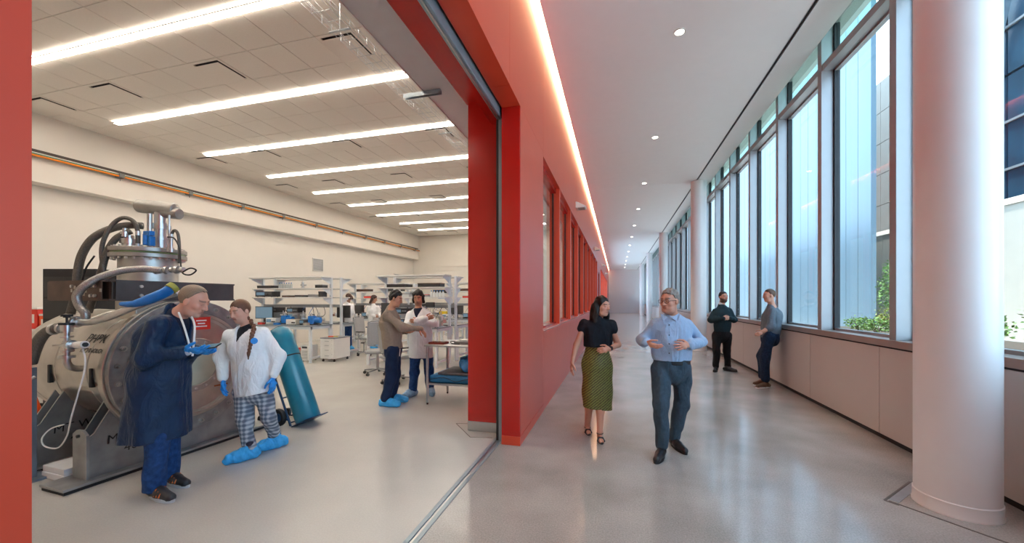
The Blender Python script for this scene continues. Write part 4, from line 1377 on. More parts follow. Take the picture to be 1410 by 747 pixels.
def hair(fig, col, infl=(.006, .006, .006), line=((-.12, -.07), (-.03, -.04), (.01, .02), (.05, .07), (.12, .085)), extra=None, h=.006, fold=None, tex=.13, name='hair'):
    S = Solid(h)
    A = [fig.hr, fig.hf, fig.hu]; sc = fig.hs
    S.ell(fig.hp(0, -.014, .030), np.array((.074 + infl[0], .092 + infl[1], .088 + infl[2])) * sc, A, .01)
    ys = [p[0] for p in line]; zs = [p[1] for p in line]
    def cl(X, Y, Z):
        qx, qy, qz = (X - fig.hc[0]) / sc, (Y - fig.hc[1]) / sc, (Z - fig.hc[2]) / sc
        y = qx * fig.hf[0] + qy * fig.hf[1] + qz * fig.hf[2]
        z = qx * fig.hu[0] + qy * fig.hu[1] + qz * fig.hu[2]
        x = qx * fig.hr[0] + qy * fig.hr[1] + qz * fig.hr[2]
        return (np.interp(y, ys, zs) + .006 * np.sin(x * 210 + y * 60) + .005 * np.sin(y * 190 + 1.3) - z) * sc * .8
    c = np.array(hexc(col))
    def tone(V):
        x, y, z = fig.hl(V)
        n = np.sin(x * 700 + 3 * np.sin(z * 60)) * np.sin(y * 310 + z * 230 + x * 90)
        return np.clip(c[None] * (1 + tex * n[:, None]), 0, 1)
    o = fig.put(name, S, M_HAIRA, tone, fold, cl)
    if extra:
        S2 = Solid(h); extra(S2)
        fig.put('hair_lock', S2, M_HAIRA, tone, fold, parent=o)
    return o

def core(fig, S, nb, sA, sB, arms=(), neck_r=.052):
    """neck, shoulders and arms of the body itself"""
    S.cone(fig.hp(0, -.012, -.05), nb - up(.02), neck_r * .95, neck_r * 1.08, .03)
    S.cone(nb - up(.05), lerp(sA, sB, .5) - up(.06), .07, .08, .03)
    for s_, e, w in arms:
        S.chain([lerp(sA, sB, .5) - up(.05), s_, e, w], [.06, .04, .036, .025], .02)

def top(fig, name, m, nb, sA, sB, chest, waist, hem, r, fdir, flat=.7, arms=(), ar=(.068, .058, .045), h=.008, fold=None, hemz=None, hslope=0.0, collar=.066, extra=None, csize=.03, vneck=None, inner=None, seam=False):
    f = (nv(fdir), flat)
    sm = lerp(sA, sB, .5)
    def prims(S, ins, full=True):
        S.cone(lerp(sA, sm, .08) - up(.022), lerp(sB, sm, .08) - up(.022), .056 - ins, k=.05)
        S.cone(nb - up(.055), lerp(nb, sA, .75) - up(.035), .066 - ins, .052 - ins, .05)
        S.cone(nb - up(.055), lerp(nb, sB, .75) - up(.035), .066 - ins, .052 - ins, .05)
        S.cone(nb - up(.03), nb - up(.085), collar - ins, .09 - ins, .04)
        S.cone(chest, waist, r[0] - ins, r[1] - ins, .05, f)
        S.cone(lerp(sA, sB, .5) - up(.09), chest, r[0] * .88 - ins, r[0] - ins, .05, f)
        if full:
            S.cone(waist, hem, r[1] - ins, r[2] - ins, .05, f)
    S = Solid(h)
    prims(S, 0)
    for a in arms:
        S.chain(list(a), list(ar[:len(a)]), .035)
    if collar and csize:
        S.cone(nb - up(.03), nb + up(csize - .03), collar, collar * .95, .01)
    if extra:
        extra(S)
    bx, by = fig.base[0], fig.base[1]
    ex = sB - sA; ex[2] = 0; ex = nv(ex - nv(fdir) * (ex @ nv(fdir))); ey = nv(fdir)
    if seam:
        f0 = fold
        def fold(X, Y, Z):
            x = (X - nb[0]) * ex[0] + (Y - nb[1]) * ex[1] - .012
            y = (X - nb[0]) * ey[0] + (Y - nb[1]) * ey[1]
            return f0(X, Y, Z) + (y > .02) * (.006 * np.exp(-(x / .007) ** 2) - .004 * np.exp(-((x - .018) / .02) ** 4))
    def clip(X, Y, Z):
        v = np.float32(-1.0)
        if hemz is not None:
            v = (hemz + hslope * ((X - bx) * CS + (Y - by) * SN)) - Z
        if vneck:
            x = (X - nb[0]) * ex[0] + (Y - nb[1]) * ex[1]
            y = (X - nb[0]) * ey[0] + (Y - nb[1]) * ey[1]
            v = np.maximum(v, np.minimum(y + .03, ((Z - nb[2]) + vneck[0] - np.abs(x) * vneck[1]) * .35))
        return v + 0 * (X + Y + Z)
    o = fig.put(name, S, m, None, fold, clip if (hemz is not None or vneck) else None)
    if vneck:
        S = Solid(h); prims(S, .014, False)
        S.cone(nb - up(.03), nb - up(.012), collar - .014, collar - .016, .01)
        fig.put('shirt', S, inner, clip=lambda X, Y, Z: (nb[2] - vneck[0] - .04) - Z + 0 * (X + Y))
    return o

def trousers(fig, m, waist, hA, hB, kA, kB, aA, aB, r=(.15, .105, .075, .062), fdir=(1, 0, 0), flat=.8, h=.009, fold=None, zmin=.05, name='trousers'):
    S = Solid(h)
    f = (nv(fdir), flat)
    S.cone(waist, lerp(hA, hB, .5), r[0], r[0] * 1.02, .05, f)
    for a, k_, an in ((hA, kA, aA), (hB, kB, aB)):
        S.chain([a, k_, an], [r[1], r[2], r[3]], .025)
    return fig.put(name, S, m, fold=fold, clip=lambda X, Y, Z: zmin - Z)

M_JEAN = cloth('blue_jeans', (.014, .052, .17), .8, .3, 30)
M_COVER = cloth('blue_shoe_cover', (.06, .42, .85), .6, .1, 20)
M_GLOVE = mat('blue_nitrile', (.01, .25, .72), .42, var=.1, vscale=40)
M_LABC = cloth('white_lab_coat', (.88, .90, .92), .75, .03, 12, .15, 120)

# ---- 1: older man in the navy lab coat
P = Figure('grey haired man in a navy lab coat and blue gloves looking at a phone', 3.22, (228, 676), 'C08E7A')
J = P.J
hc = J(267, 414, 0)
fd = P.d(.88, .16, -.42)
S = Solid(.0055)
P.head(S, hc, fd, P.d(.2, 0, 1), 1.06)
nb = J(243, 431, .0)
sN, sF = J(216, 447, -.17), J(245, 441, .17)
aN = (sN, J(199, 493, -.22), J(250, 484, -.16)); aF = (sF, J(254, 490, .14), J(270, 482, .0))
core(P, S, nb, sN, sF, (aN, aF), .058)
P.put('body', S, M_SKIN, P.face_tone('6A5A50', '9A5A50', ('A89890', -.06, .25)))
P.eyes('4A5A60')
hair(P, '84705E', (.006, .010, .008), ((-.12, -.085), (-.06, -.07), (-.02, -.03), (.0, .025), (.025, .080), (.055, .112)), h=.0055)
M_NAVY2 = cloth('navy_coat_fabric', (.008, .028, .075), .42, .2, 10, .2, 60)
hemz = EYE - (600 - HYP) / FPX * 3.22
fdir = P.d(.96, -.05, 0)
top(P, 'lab_coat', M_NAVY2, nb, sN, sF, J(226, 468, 0), J(219, 520, 0), J(215, 625, 0), (.190, .205, .245), fdir, .94, (aN, aF), (.078, .074, .052), fold=folds(.010, 30, 9, 3, 4), hemz=hemz, collar=.082, csize=.05, vneck=(.26, 3.0), seam=True, inner=cloth('dark_navy_shirt', (.012, .018, .04)))
for pts in ([(246, 430, -.10), (253, 448, -.15), (259, 468, -.17), (263, 486, -.18)], [(264, 436, -.05), (268, 448, -.09), (267, 470, -.13), (265, 490, -.16)]):
    P.mbput(MB().tube(spline([J(*p) for p in pts], 5), .0075, 6), 'coat_piping', M_WHITEP)
trousers(P, M_JEAN, J(220, 520, 0), J(217, 530, -.06), J(226, 528, .07), J(217, 602, -.09), J(233, 596, .11), J(212, 672, -.10), J(234, 652, .14), (.14, .088, .080, .072), fdir, fold=folds(.006, 44, 30, 5))
M_SNK = mat('sneaker_black', (.02, .022, .028), .5, var=.2, vscale=40)
M_SNS = mat('sneaker_sole', (.55, .57, .60), .5, var=.1)
for ank, D in ((J(214, 668, -.10), 0), (J(236, 650, .14), 1)):
    sh = P.shoe(ank, P.d(.93, -.36, 0), M_SNK, M_SNS, .30)
    f = np.array(P.d(.93, -.36, 0)); g = ank.copy(); g[2] = 0
    mb = MB()
    for k in range(3):
        c0 = g + f * (.07 + .03 * k)
        r_ = np.cross(f, Z3)
        mb.tube([c0 + r_ * .045 + up(.035), c0 + r_ * .03 + up(.085 - .012 * k), c0 - r_ * .03 + up(.085 - .012 * k), c0 - r_ * .045 + up(.035)], .006, 6)
    P.mbput(mb, 'orange_laces', mat('orange_lace', (.6, .15, .03), .6), sh)
S = Solid(.004)
w = J(258, 483, -.155)
P.hand(S, w, P.d(.93, -.05, .05), P.d(-.1, .45, .9), P.d(0, -1, .25), .22, 1.15, .05, 1.1)
P.put('glove', S, M_GLOVE)
S = Solid(.004)
P.hand(S, J(272, 482, .0), P.d(.9, -.35, -.1), P.d(-.1, .3, .9), P.d(.2, .9, .2), .25, 1.1, .05, 1.1)
P.put('glove', S, M_GLOVE)
S = Solid(.006); S.cone(J(248, 484, -.16), J(258, 483, -.158), .043, .036, .004); P.put('cuff', S, cloth('grey_cuff', (.45, .50, .58)))
ph = thing('phone', 'dark phone held in the blue gloved hand', 'phone', J(289, 476.5, -.13))
mbp = MB().box(-.075, .075, -.037, .037, -.005, .005).build('body', M_BLACK, ph, bevel=.003)
MB().box(-.07, .07, -.033, .033, .005, .0056).build('screen', mat('phone_screen', (.03, .06, .09), .1, emit=(.3, .5, .6), estr=.3), ph)
ph.rotation_euler = (math.radians(22), math.radians(-6), YAW - .1)

# ---- 2: braided girl in the white coat
P = Figure('person with a long auburn braid in a white lab coat and plaid trousers', 3.92, (358, 628), 'C99A86')
J = P.J
S = Solid(.0055)
P.head(S, J(331, 428, -.02), P.d(-.22, -.90, -.30), P.d(-.05, 0, 1), .96)
nb = J(341, 449, .02)
sA, sB = J(318, 461, .02), J(361, 459, .06)
aA = (sA, J(305, 492, .02), J(307, 519, -.05)); aB = (sB, J(383, 490, .06), J(376, 516, -.03))
core(P, S, nb, sA, sB, (aA, aB), .047)
P.put('body', S, M_SKIN, P.face_tone('8A6A50', 'A8645C'))
P.eyes('5A6A70')
def braid(S):
    pts = spline([P.hp(.04, -.06, -.04), J(349, 449, -.06), J(347, 462, -.15), J(345, 475, -.19), J(342, 488, -.20)], 6)
    for i, p in enumerate(pts):
        t = i / len(pts)
        q = np.array(p) + np.array(P.d(1, 0, 0)) * (.006 * (-1) ** i)
        S.cone(q, q + up(.012), .019 * (1 - .45 * t), k=.003)
    S.cone(pts[-1], np.array(pts[-1]) - up(.045), .012, .005, .006)
hair(P, '6E4A38', (.008, .006, .008), ((-.14, -.10), (-.04, -.06), (.02, .0), (.045, .05), (.07, .075), (.12, .085)), braid, h=.0055)
fdir = P.d(-.15, -.97, 0)
hemz = EYE - (540 - HYP) / FPX * 3.92
top(P, 'lab_coat', M_LABC, nb, sA, sB, J(341, 476, .02), J(347, 510, .02), J(352, 560, .02), (.178, .182, .205), fdir, .78, (aA, aB), (.062, .064, .048), fold=folds(.0085, 24, 12, 8, 4), hemz=hemz, hslope=.16, collar=.075, csize=.035, vneck=(.15, 2.2), seam=True, inner=cloth('black_shirt', (.012, .014, .02)))
m_ = MB().cyl(tuple(J(350, 469, -.185)), tuple(J(350, 469, -.19)), .030, 20); P.mbput(m_, 'round_badge', M_GLOVE)
def plaid(name, c0, c1, c2, sx=16.0):
    m = bpy.data.materials.new(name); m.use_nodes = True
    nt = m.node_tree; b = nt.nodes['Principled BSDF']; b.inputs['Roughness'].default_value = .85
    tc = nt.nodes.new('ShaderNodeTexCoord')
    outs = []
    for dr in ('X', 'Z'):
        w = nt.nodes.new('ShaderNodeTexWave'); w.wave_type = 'BANDS'; w.bands_direction = dr
        w.inputs['Scale'].default_value = sx if dr == 'X' else sx * .8; w.inputs['Distortion'].default_value = .4
        nt.links.new(tc.outputs['Object'], w.inputs['Vector']); outs.append(w)
    mx = nt.nodes.new('ShaderNodeMath'); mx.operation = 'ADD'
    nt.links.new(outs[0].outputs['Fac'], mx.inputs[0]); nt.links.new(outs[1].outputs['Fac'], mx.inputs[1])
    dv = nt.nodes.new('ShaderNodeMath'); dv.operation = 'MULTIPLY'; dv.inputs[1].default_value = .5
    nt.links.new(mx.outputs[0], dv.inputs[0])
    r = nt.nodes.new('ShaderNodeValToRGB')
    r.color_ramp.elements[0].color = (*c0, 1); r.color_ramp.elements[0].position = .2
    r.color_ramp.elements[1].color = (*c2, 1); r.color_ramp.elements[1].position = .85
    e = r.color_ramp.elements.new(.5); e.color = (*c1, 1)
    nt.links.new(dv.outputs[0], r.inputs['Fac']); nt.links.new(r.outputs['Color'], b.inputs['Base Color'])
    return m
M_PLAID = plaid('grey_plaid', (.10, .13, .18), (.22, .26, .32), (.46, .50, .55), 9.0)
trousers(P, M_PLAID, J(347, 530, .02), J(335, 538, .0), J(362, 534, .06), J(337, 578, -.03), J(370, 574, .06), J(343, 614, -.04), J(378, 598, .26), (.145, .088, .070, .058), fdir, fold=folds(.006, 38, 26, 11))
P.shoe(J(342, 616, -.05), P.d(-.62, -.78, 0), M_COVER, cover=True, L=.26)
P.shoe(J(381, 602, .26), P.d(-.62, -.78, 0), M_COVER, cover=True, L=.26)
for wv, th in ((J(308, 523, -.06), P.d(.5, -.8, 0)), (J(376, 520, -.04), P.d(-.6, -.8, 0))):
    S = Solid(.004)
    P.hand(S, wv, P.d(.04, -.1, -1), P.d(.8, .2, 0) if wv is not None and th[0] > 0 else P.d(-.8, .2, 0), th, .28, 1.0, .02, 1.05)
    P.put('glove', S, M_GLOVE)
for ank in (J(343, 609, -.04), J(378, 594, .26)):
    S = Solid(.006); S.cone(ank, ank - up(.05), .05, .05, .004); P.put('sock', S, cloth('dark_sock', (.03, .03, .05)))

# ---- 3: man in the beige pullover pointing
P = Figure('dark haired man in a beige pullover pointing at the steel table', 5.93, (540, 553), 'B98A70')
J = P.J
S = Solid(.006)
P.head(S, J(545, 411, 0), P.d(.95, .02, -.32), P.d(.15, 0, 1), 1.0)
nb = J(538, 425, .0)
sN, sF = J(534, 434, -.17), J(540, 433, .17)
aN = (sN, J(552, 450, -.20), J(579, 453, -.12)); aF = (sF, J(548, 455, .17), J(559, 457, .12))
core(P, S, nb, sN, sF, (aN, aF))
P.hand(S, J(578, 453, -.12), P.d(.7, -.05, -.55), P.d(-.5, .2, -.7), P.d(.3, -.9, .1), .35, 1.0, .02)
P.hand(S, J(558, 457, .12), P.d(.95, -.1, 0), P.d(0, .2, .9), P.d(0, -.9, .1), .25, 1.0, .02)
P.put('body', S, M_SKIN, P.face_tone('1A1410', '9A5A4C'))
P.eyes()
hair(P, '120E0C', (.010, .010, .022), ((-.13, -.075), (-.07, -.06), (-.03, -.025), (.01, .01), (.035, .055), (.06, .075), (.13, .08)), h=.0065, fold=folds(.004, 90, 90, 4))
fdir = P.d(.95, -.3, 0)
hz = EYE - (479 - HYP) / FPX * 5.93
M_BEIGE = cloth('beige_knit', (.30, .235, .185), .85, .06, 30, .3, 400)
top(P, 'pullover', M_BEIGE, nb, sN, sF, J(537, 443, 0), J(540, 462, 0), J(541, 485, 0), (.165, .150, .160), fdir, .9, (aN, aF), (.068, .058, .042), fold=folds(.0085, 28, 20, 21, 4), hemz=hz, collar=.066, csize=.04)
trousers(P, cloth('navy_trousers', (.008, .022, .065), .7, .15), J(541, 477, 0), J(540, 482, -.09), J(542, 481, .09), J(539, 515, -.10), J(544, 512, .10), J(531, 547, -.13), J(540, 544, .13), (.155, .105, .085, .075), fdir, fold=folds(.007, 40, 24, 23))
P.mbput(MB().beam(tuple(J(551, 480, -.19)), tuple(J(550, 490, -.19)), .02, .006), 'hem_tag', M_WHITEP)
P.shoe(J(531, 549, -.13), P.d(.95, -.25, 0), M_COVER, cover=True, L=.30)
P.shoe(J(542, 546, .13), P.d(.95, -.25, 0), M_COVER, cover=True, L=.30)

# ---- 4: man in the white coat, arms folded
P = Figure('long haired man in a white lab coat standing with folded arms', 6.48, (580, 543), 'B0826A')
J = P.J
S = Solid(.006)
P.head(S, J(576, 409, 0), P.d(.0, -.92, -.42), P.d(0, 0, 1), 1.0)
nb = J(576, 424, .03)
sA, sB = J(564.5, 433, .03), J(588.5, 433, .05)
eA, eB = J(561, 447, -.06), J(597, 445, -.06)
wA, wB = J(586, 438, -.25), J(574, 442, -.22)
core(P, S, nb, sA, sB, ((sA, eA, wA), (sB, eB, wB)))
P.hand(S, wA, P.d(.9, .1, .2), P.d(0, .9, 0), P.d(0, -.2, .9), .3, .95)
P.hand(S, wB, P.d(-.9, .2, .05), P.d(0, .9, -.1), P.d(0, -.2, .9), .3, .95)
P.put('body', S, M_SKIN, P.face_tone('1C1410', '8A5A50', ('3A2A22', -.05, .35)))
P.eyes()
def locks(S):
    for x0, x1 in ((-.07, -.085), (.07, .085), (-.05, -.09), (.05, .09), (0, -.03), (.02, .05)):
        S.cone(P.hp(x0, .0, .05), P.hp(x1 * .92, .0, -.085), .028, .022, .02)
    S.cone(P.hp(-.05, -.06, .0), P.hp(.05, -.06, -.05), .045, .05, .02)
hair(P, '1A1310', (.016, .014, .016), ((-.13, -.09), (-.03, -.06), (.02, -.01), (.04, .04), (.065, .068), (.13, .075)), locks, h=.0065, fold=folds(.005, 80, 60, 6))
fdir = P.d(0, -1, 0)
hz = EYE - (492 - HYP) / FPX * 6.48
top(P, 'lab_coat', M_LABC, nb, sA, sB, J(577, 440, .02), J(579, 462, .02), J(580, 505, .02), (.185, .18, .215), fdir, .66, ((sA, eA, wA), (sB, eB, wB)), (.062, .062, .050), fold=folds(.0085, 26, 14, 31, 4), hemz=hz, collar=.072, csize=.035, vneck=(.16, 2.0), seam=True, inner=cloth('dark_navy_shirt', (.012, .018, .04)))
trousers(P, M_JEAN, J(579, 478, .02), J(572, 482, .02), J(588, 482, .03), J(571, 512, .0), J(591, 512, .05), J(569, 535, -.06), J(592, 533, .06), (.14, .09, .078, .07), fdir, fold=folds(.006, 36, 26, 33))
M_COVP = cloth('pale_blue_shoe_cover', (.30, .48, .68), .6, .12, 20)
P.shoe(J(568, 536, -.06), P.d(-.45, -.9, 0), M_COVP, cover=True, L=.28)
P.shoe(J(593, 534, .06), P.d(.35, -.93, 0), M_COVP, cover=True, L=.28)

# ---- 5, 6: two lab workers far back at the benches
for (lab, D0, hx, hy, fx, hcol, cl_) in (('lab worker in a white coat seen behind the white bench uprights', 12.2, 480, 409, -.6, '4A2E24', 0), ('lab worker with long brown hair in a white coat beside the far bench', 12.6, 515, 411, .8, '3A2018', 1)):
    P = Figure(lab, D0, (hx - 2, 479), 'B08470')
    J = P.J
    S = Solid(.009)
    P.head(S, J(hx, hy, 0), P.d(fx, .35, -.3), (0, 0, 1), 1.0)
    nb = J(hx - 1, hy + 8, 0)
    sA, sB = J(hx - 7, hy + 12, 0), J(hx + 5, hy + 12, .02)
    g = 1 if fx > 0 else -1
    aA = (sA, J(hx - 8, hy + 21, -.05), J(hx - 8 + 9 * g, hy + 24, -.15)); aB = (sB, J(hx + 6, hy + 21, 0), J(hx + 2 + 6 * g, hy + 24, -.12))
    core(P, S, nb, sA, sB, (aA, aB))
    P.hand(S, aA[2], P.d(.9 * g, 0, -.1), P.d(0, .9, 0), P.d(0, 0, 1), .4)
    P.hand(S, aB[2], P.d(.9 * g, 0, -.1), P.d(0, .9, 0), P.d(0, 0, 1), .4)
    P.put('body', S, M_SKIN, P.face_tone())
    P.eyes()
    def lk(S):
        for x in (-.06, 0, .06):
            S.cone(P.hp(x, -.05, .0), P.hp(x * 1.1, -.07, -.16 if cl_ else -.07), .045, .035, .02)
    hair(P, hcol, (.012, .012, .012), ((-.13, -.09), (-.02, -.06), (.02, .0), (.05, .06), (.13, .08)), lk, h=.009)
    fdir = P.d(fx, -.5, 0)
    top(P, 'lab_coat', M_LABC, nb, sA, sB, J(hx - 1, hy + 17, 0), J(hx - 1, hy + 27, 0), J(hx - 2, hy + 44, 0), (.17, .16, .19), fdir, .75, (aA, aB), (.068, .062, .045), h=.012, fold=folds(.0085, 24, 14, 41, 4), hemz=EYE - (hy + 38 - HYP) / FPX * D0, collar=.07)
    trousers(P, M_JEAN, J(hx - 1, hy + 30, 0), J(hx - 4, hy + 33, 0), J(hx + 1, hy + 33, .03), J(hx - 4, hy + 50, 0), J(hx + 1, hy + 50, .04), J(hx - 4, 474, 0), J(hx + 2, 474, .1), (.13, .09, .075, .065), fdir, h=.012)
    P.shoe(J(hx - 4, 474, 0), P.d(fx, -.4, 0), M_COVER, cover=True)
    P.shoe(J(hx + 3, 474, .1), P.d(fx, -.4, 0), M_COVER, cover=True)
    if cl_:
        S = Solid(.008); S.cone(lerp(aA[1], aA[2], .75), aA[2], .048, .048, .004); P.put('blue_cuff', S, M_GLOVE)

# ---- 7: woman walking in the green skirt
P = Figure('dark haired woman in a black sleeveless top and green patterned skirt walking', 4.52, (818, 598), 'C08A74')
J = P.J
S = Solid(.0055)
P.head(S, J(829, 421, 0), P.d(.60, -.78, -.12), P.d(-.03, 0, 1), .95)
nb = J(823, 438, .03)
sA, sB = J(804, 446, .04), J(841, 447, .02)
arA = (sA, J(794, 474, .06), J(788, 499, -.02)); arB = (sB, J(851, 474, .06), J(839, 480, -.14))
core(P, S, nb, sA, sB, (), .045)
for a in (arA, arB):
    S.chain([lerp(sA, sB, .5) - up(.06), a[0] - up(.03), a[1], a[2]], [.05, .040, .036, .023], .02)
P.hand(S, arA[2], P.d(-.1, -.05, -1), P.d(.8, .2, 0), P.d(.2, -.9, 0), .25, .92)
P.hand(S, arB[2], P.d(-.93, -.2, -.12), P.d(-.1, .9, -.2), P.d(0, -.2, .9), .35, .92)
hA, hB = J(815, 505, .04), J(829, 505, .03)
for hp_, kn, an in ((hA, J(812, 545, .07), J(809, 586, .18)), (hB, J(827, 548, -.02), J(826, 594, -.10))):
    S.cone(lerp(hA, hB, .5), hp_, .08, .075, .03)
    S.chain([hp_, kn, lerp(kn, an, .38), an], [.070, .048, .048, .031], .02)
f_ = P.d(-.1, -1, 0)
for an in (J(809, 586, .18), J(826, 594, -.10)):
    g = an.copy(); g[2] = .0
    S.cone(an, g - f_ * .03 + up(.035), .031, .028, .02)
    S.cone(g - f_ * .03 + up(.035), g + f_ * .10 + up(.026), .028, .022, .02)
    S.cone(g + f_ * .09 + up(.026) + np.cross(f_, Z3) * .012, g + f_ * .16 + up(.022) + np.cross(f_, Z3) * .012, .016, .012, .015)
    S.cone(g + f_ * .09 + up(.026) - np.cross(f_, Z3) * .014, g + f_ * .145 + up(.022) - np.cross(f_, Z3) * .018, .016, .010, .015)
P.put('body', S, M_SKIN, P.face_tone('2A1C16', 'A0524A'))
P.eyes()
def wlocks(S):
    for x0, x1, zz, yy in ((-.075, -.10, -.17, -.01), (-.07, -.085, -.22, .02), (.075, .095, -.15, -.02), (.07, .09, -.2, .0), (-.05, -.07, -.2, -.08), (.05, .07, -.2, -.08), (0, 0, -.2, -.09)):
        pts = spline([P.hp(x0 * .8, -.02 + yy * .3, .06), P.hp(x0, yy - .01, -.02), P.hp(x1 * 1.12, yy, (zz - .02) / 2 - .03), P.hp(x1 * .95, yy, zz)], 4)
        S.chain(pts, list(np.linspace(.026, .018, len(pts))), .02)
hair(P, '1E1512', (.012, .010, .012), ((-.14, -.12), (-.03, -.10), (.02, -.03), (.045, .03), (.068, .07), (.13, .085)), wlocks, h=.0055, fold=folds(.005, 70, 45, 6))
fdir = P.d(.05, -1, 0)
M_BLK = cloth('black_crepe', (.006, .008, .014), .7, .2, 20)
def capsl(S):
    S.cone(sA - up(.0), sA + (sA - sB) * .05 - up(.05), .060, .058, .02)
    S.cone(sB - up(.0), sB + (sB - sA) * .05 - up(.05), .060, .058, .02)
top(P, 'sleeveless_top', M_BLK, nb, sA, sB, J(823, 457, .03), J(823, 470, .03), J(822, 484, .03), (.150, .150, .160), fdir, .72, (), fold=folds(.0085, 45, 8, 51, 4), hemz=EYE - (477 - HYP) / FPX * 4.52, collar=.058, csize=.03, extra=capsl)
def stripes(name, c0, c1, c2):
    m = bpy.data.materials.new(name); m.use_nodes = True
    nt = m.node_tree; b = nt.nodes['Principled BSDF']; b.inputs['Roughness'].default_value = .55
    tc = nt.nodes.new('ShaderNodeTexCoord'); mp = nt.nodes.new('ShaderNodeMapping'); mp.inputs['Rotation'].default_value = (0, math.radians(-50), 0)
    nt.links.new(tc.outputs['Object'], mp.inputs['Vector'])
    w = nt.nodes.new('ShaderNodeTexWave'); w.wave_type = 'BANDS'; w.bands_direction = 'X'; w.inputs['Scale'].default_value = 13; w.inputs['Distortion'].default_value = 2.5; w.inputs['Detail'].default_value = 3; w.inputs['Detail Scale'].default_value = 3
    n = nt.nodes.new('ShaderNodeTexNoise'); n.inputs['Scale'].default_value = 60
    nt.links.new(mp.outputs['Vector'], w.inputs['Vector']); nt.links.new(mp.outputs['Vector'], n.inputs['Vector'])
    mx = nt.nodes.new('ShaderNodeMix'); mx.data_type = 'FLOAT'; mx.inputs['Factor'].default_value = .35
    nt.links.new(w.outputs['Fac'], mx.inputs[2]); nt.links.new(n.outputs['Fac'], mx.inputs[3])
    r = nt.nodes.new('ShaderNodeValToRGB')
    r.color_ramp.elements[0].color = (*c0, 1); r.color_ramp.elements[0].position = .25
    r.color_ramp.elements[1].color = (*c2, 1); r.color_ramp.elements[1].position = .75
    e = r.color_ramp.elements.new(.45); e.color = (*c1, 1)
    nt.links.new(mx.outputs[0], r.inputs['Fac']); nt.links.new(r.outputs['Color'], b.inputs['Base Color'])
    return m
M_SKIRT = stripes('olive_patterned_skirt', (.065, .038, .012), (.15, .13, .028), (.20, .21, .04))
S = Solid(.008)
sk = (nv(fdir), .72)
S.cone(J(823, 478, .03), J(822, 502, .03), .135, .168, .05, sk)
S.cone(J(822, 502, .03), J(822, 540, .03), .168, .172, .05, sk)
S.cone(J(822, 540, .03), J(823, 590, .03), .172, .188, .05, sk)
hz = EYE - (561 - HYP) / FPX * 4.52
P.put('skirt', S, M_SKIRT, fold=folds(.010, 34, 5, 54, 4), clip=lambda X, Y, Z: np.maximum(hz - .1 * ((X - P.base[0]) * CS + (Y - P.base[1]) * SN) - Z, Z - (EYE - (474 - HYP) / FPX * 4.52)))
wt = MB().tube([arB[2] + (arB[1] - arB[2]) * (.0 + .05), arB[2] + (arB[1] - arB[2]) * .16], .030, 16)
P.mbput(wt, 'watch_strap', M_BLACK)
P.mbput(MB().cbox(tuple(arB[2] + (arB[1] - arB[2]) * .1 + np.array(P.d(0, -1, .3)) * .028), (.035, .018, .038)), 'watch_face', M_BLACK)
for an in (J(809, 586, .18), J(826, 594, -.10)):
    g = an.copy(); g[2] = 0; r_ = np.cross(f_, Z3)
    n = 18; Pp = []
    for k in range(n):
        t_ = 2 * math.pi * k / n
        Pp.append(g + f_ * (.055 + .115 * math.cos(t_)) + r_ * (.036 * math.sin(t_)))
    mb = MB()
    mb._add([(p[0], p[1], .001) for p in Pp] + [(p[0], p[1], .013) for p in Pp], [tuple(range(n - 1, -1, -1)), tuple(range(n, 2 * n))] + [(k, (k + 1) % n, n + (k + 1) % n, n + k) for k in range(n)])
    mb.cbox(tuple(g - f_ * .04 + up(.012)), (.05, .05, .022))
    sd = P.mbput(mb, 'sandal', M_BLACK)
    s2 = MB().tube([g + f_ * .11 + r_ * .04 + up(.012), g + f_ * .10 + r_ * .02 + up(.052), g + f_ * .10 - r_ * .02 + up(.052), g + f_ * .11 - r_ * .04 + up(.012)], .010, 6)
    s2.tube(spline([tuple(an + (np.cos(q) * f_ + np.sin(q) * r_) * .036 - up(.015)) for q in np.linspace(0, 6.28, 9)], 2), .005, 5)
    P.mbput(s2, 'strap', M_BLACK, sd)

# ---- 8: man in the light blue shirt
P = Figure('grey haired man with glasses in a light blue shirt walking and gesturing', 4.06, (915, 620), 'BE8872')
J = P.J
S = Solid(.0055)
P.head(S, J(922, 414, -.02), P.d(-.80, -.56, -.08), P.d(.02, 0, 1), 1.06)
nb = J(926, 434, .03)
sA, sB = J(904, 446, .02), J(946, 447, .03)
aA = (sA, J(885, 468, .10), J(889, 471, -.17)); aB = (sB, J(966, 471, .02), J(950, 475, -.17))
core(P, S, nb, sA, sB, (aA, aB), .058)
P.hand(S, J(890, 471, -.19), P.d(.42, -.25, -.2), P.d(.85, .2, .45), P.d(.15, -.1, .95), .3, 1.0, .08)
P.hand(S, J(948, 475, -.19), P.d(-.85, -.35, .0), P.d(-.3, .6, -.2), P.d(-.2, -.1, .95), .16, 1.02, .12)
P.put('body', S, M_SKIN, P.face_tone('6A6058', '9A564E', ('8A7A70', -.06, .2)))
P.eyes('4A5058')
hair(P, '857D76', (.008, .010, .012), ((-.12, -.05), (-.05, -.03), (-.01, .01), (.02, .04), (.045, .075), (.12, .088)), h=.0055, fold=folds(.003, 120, 120, 3))
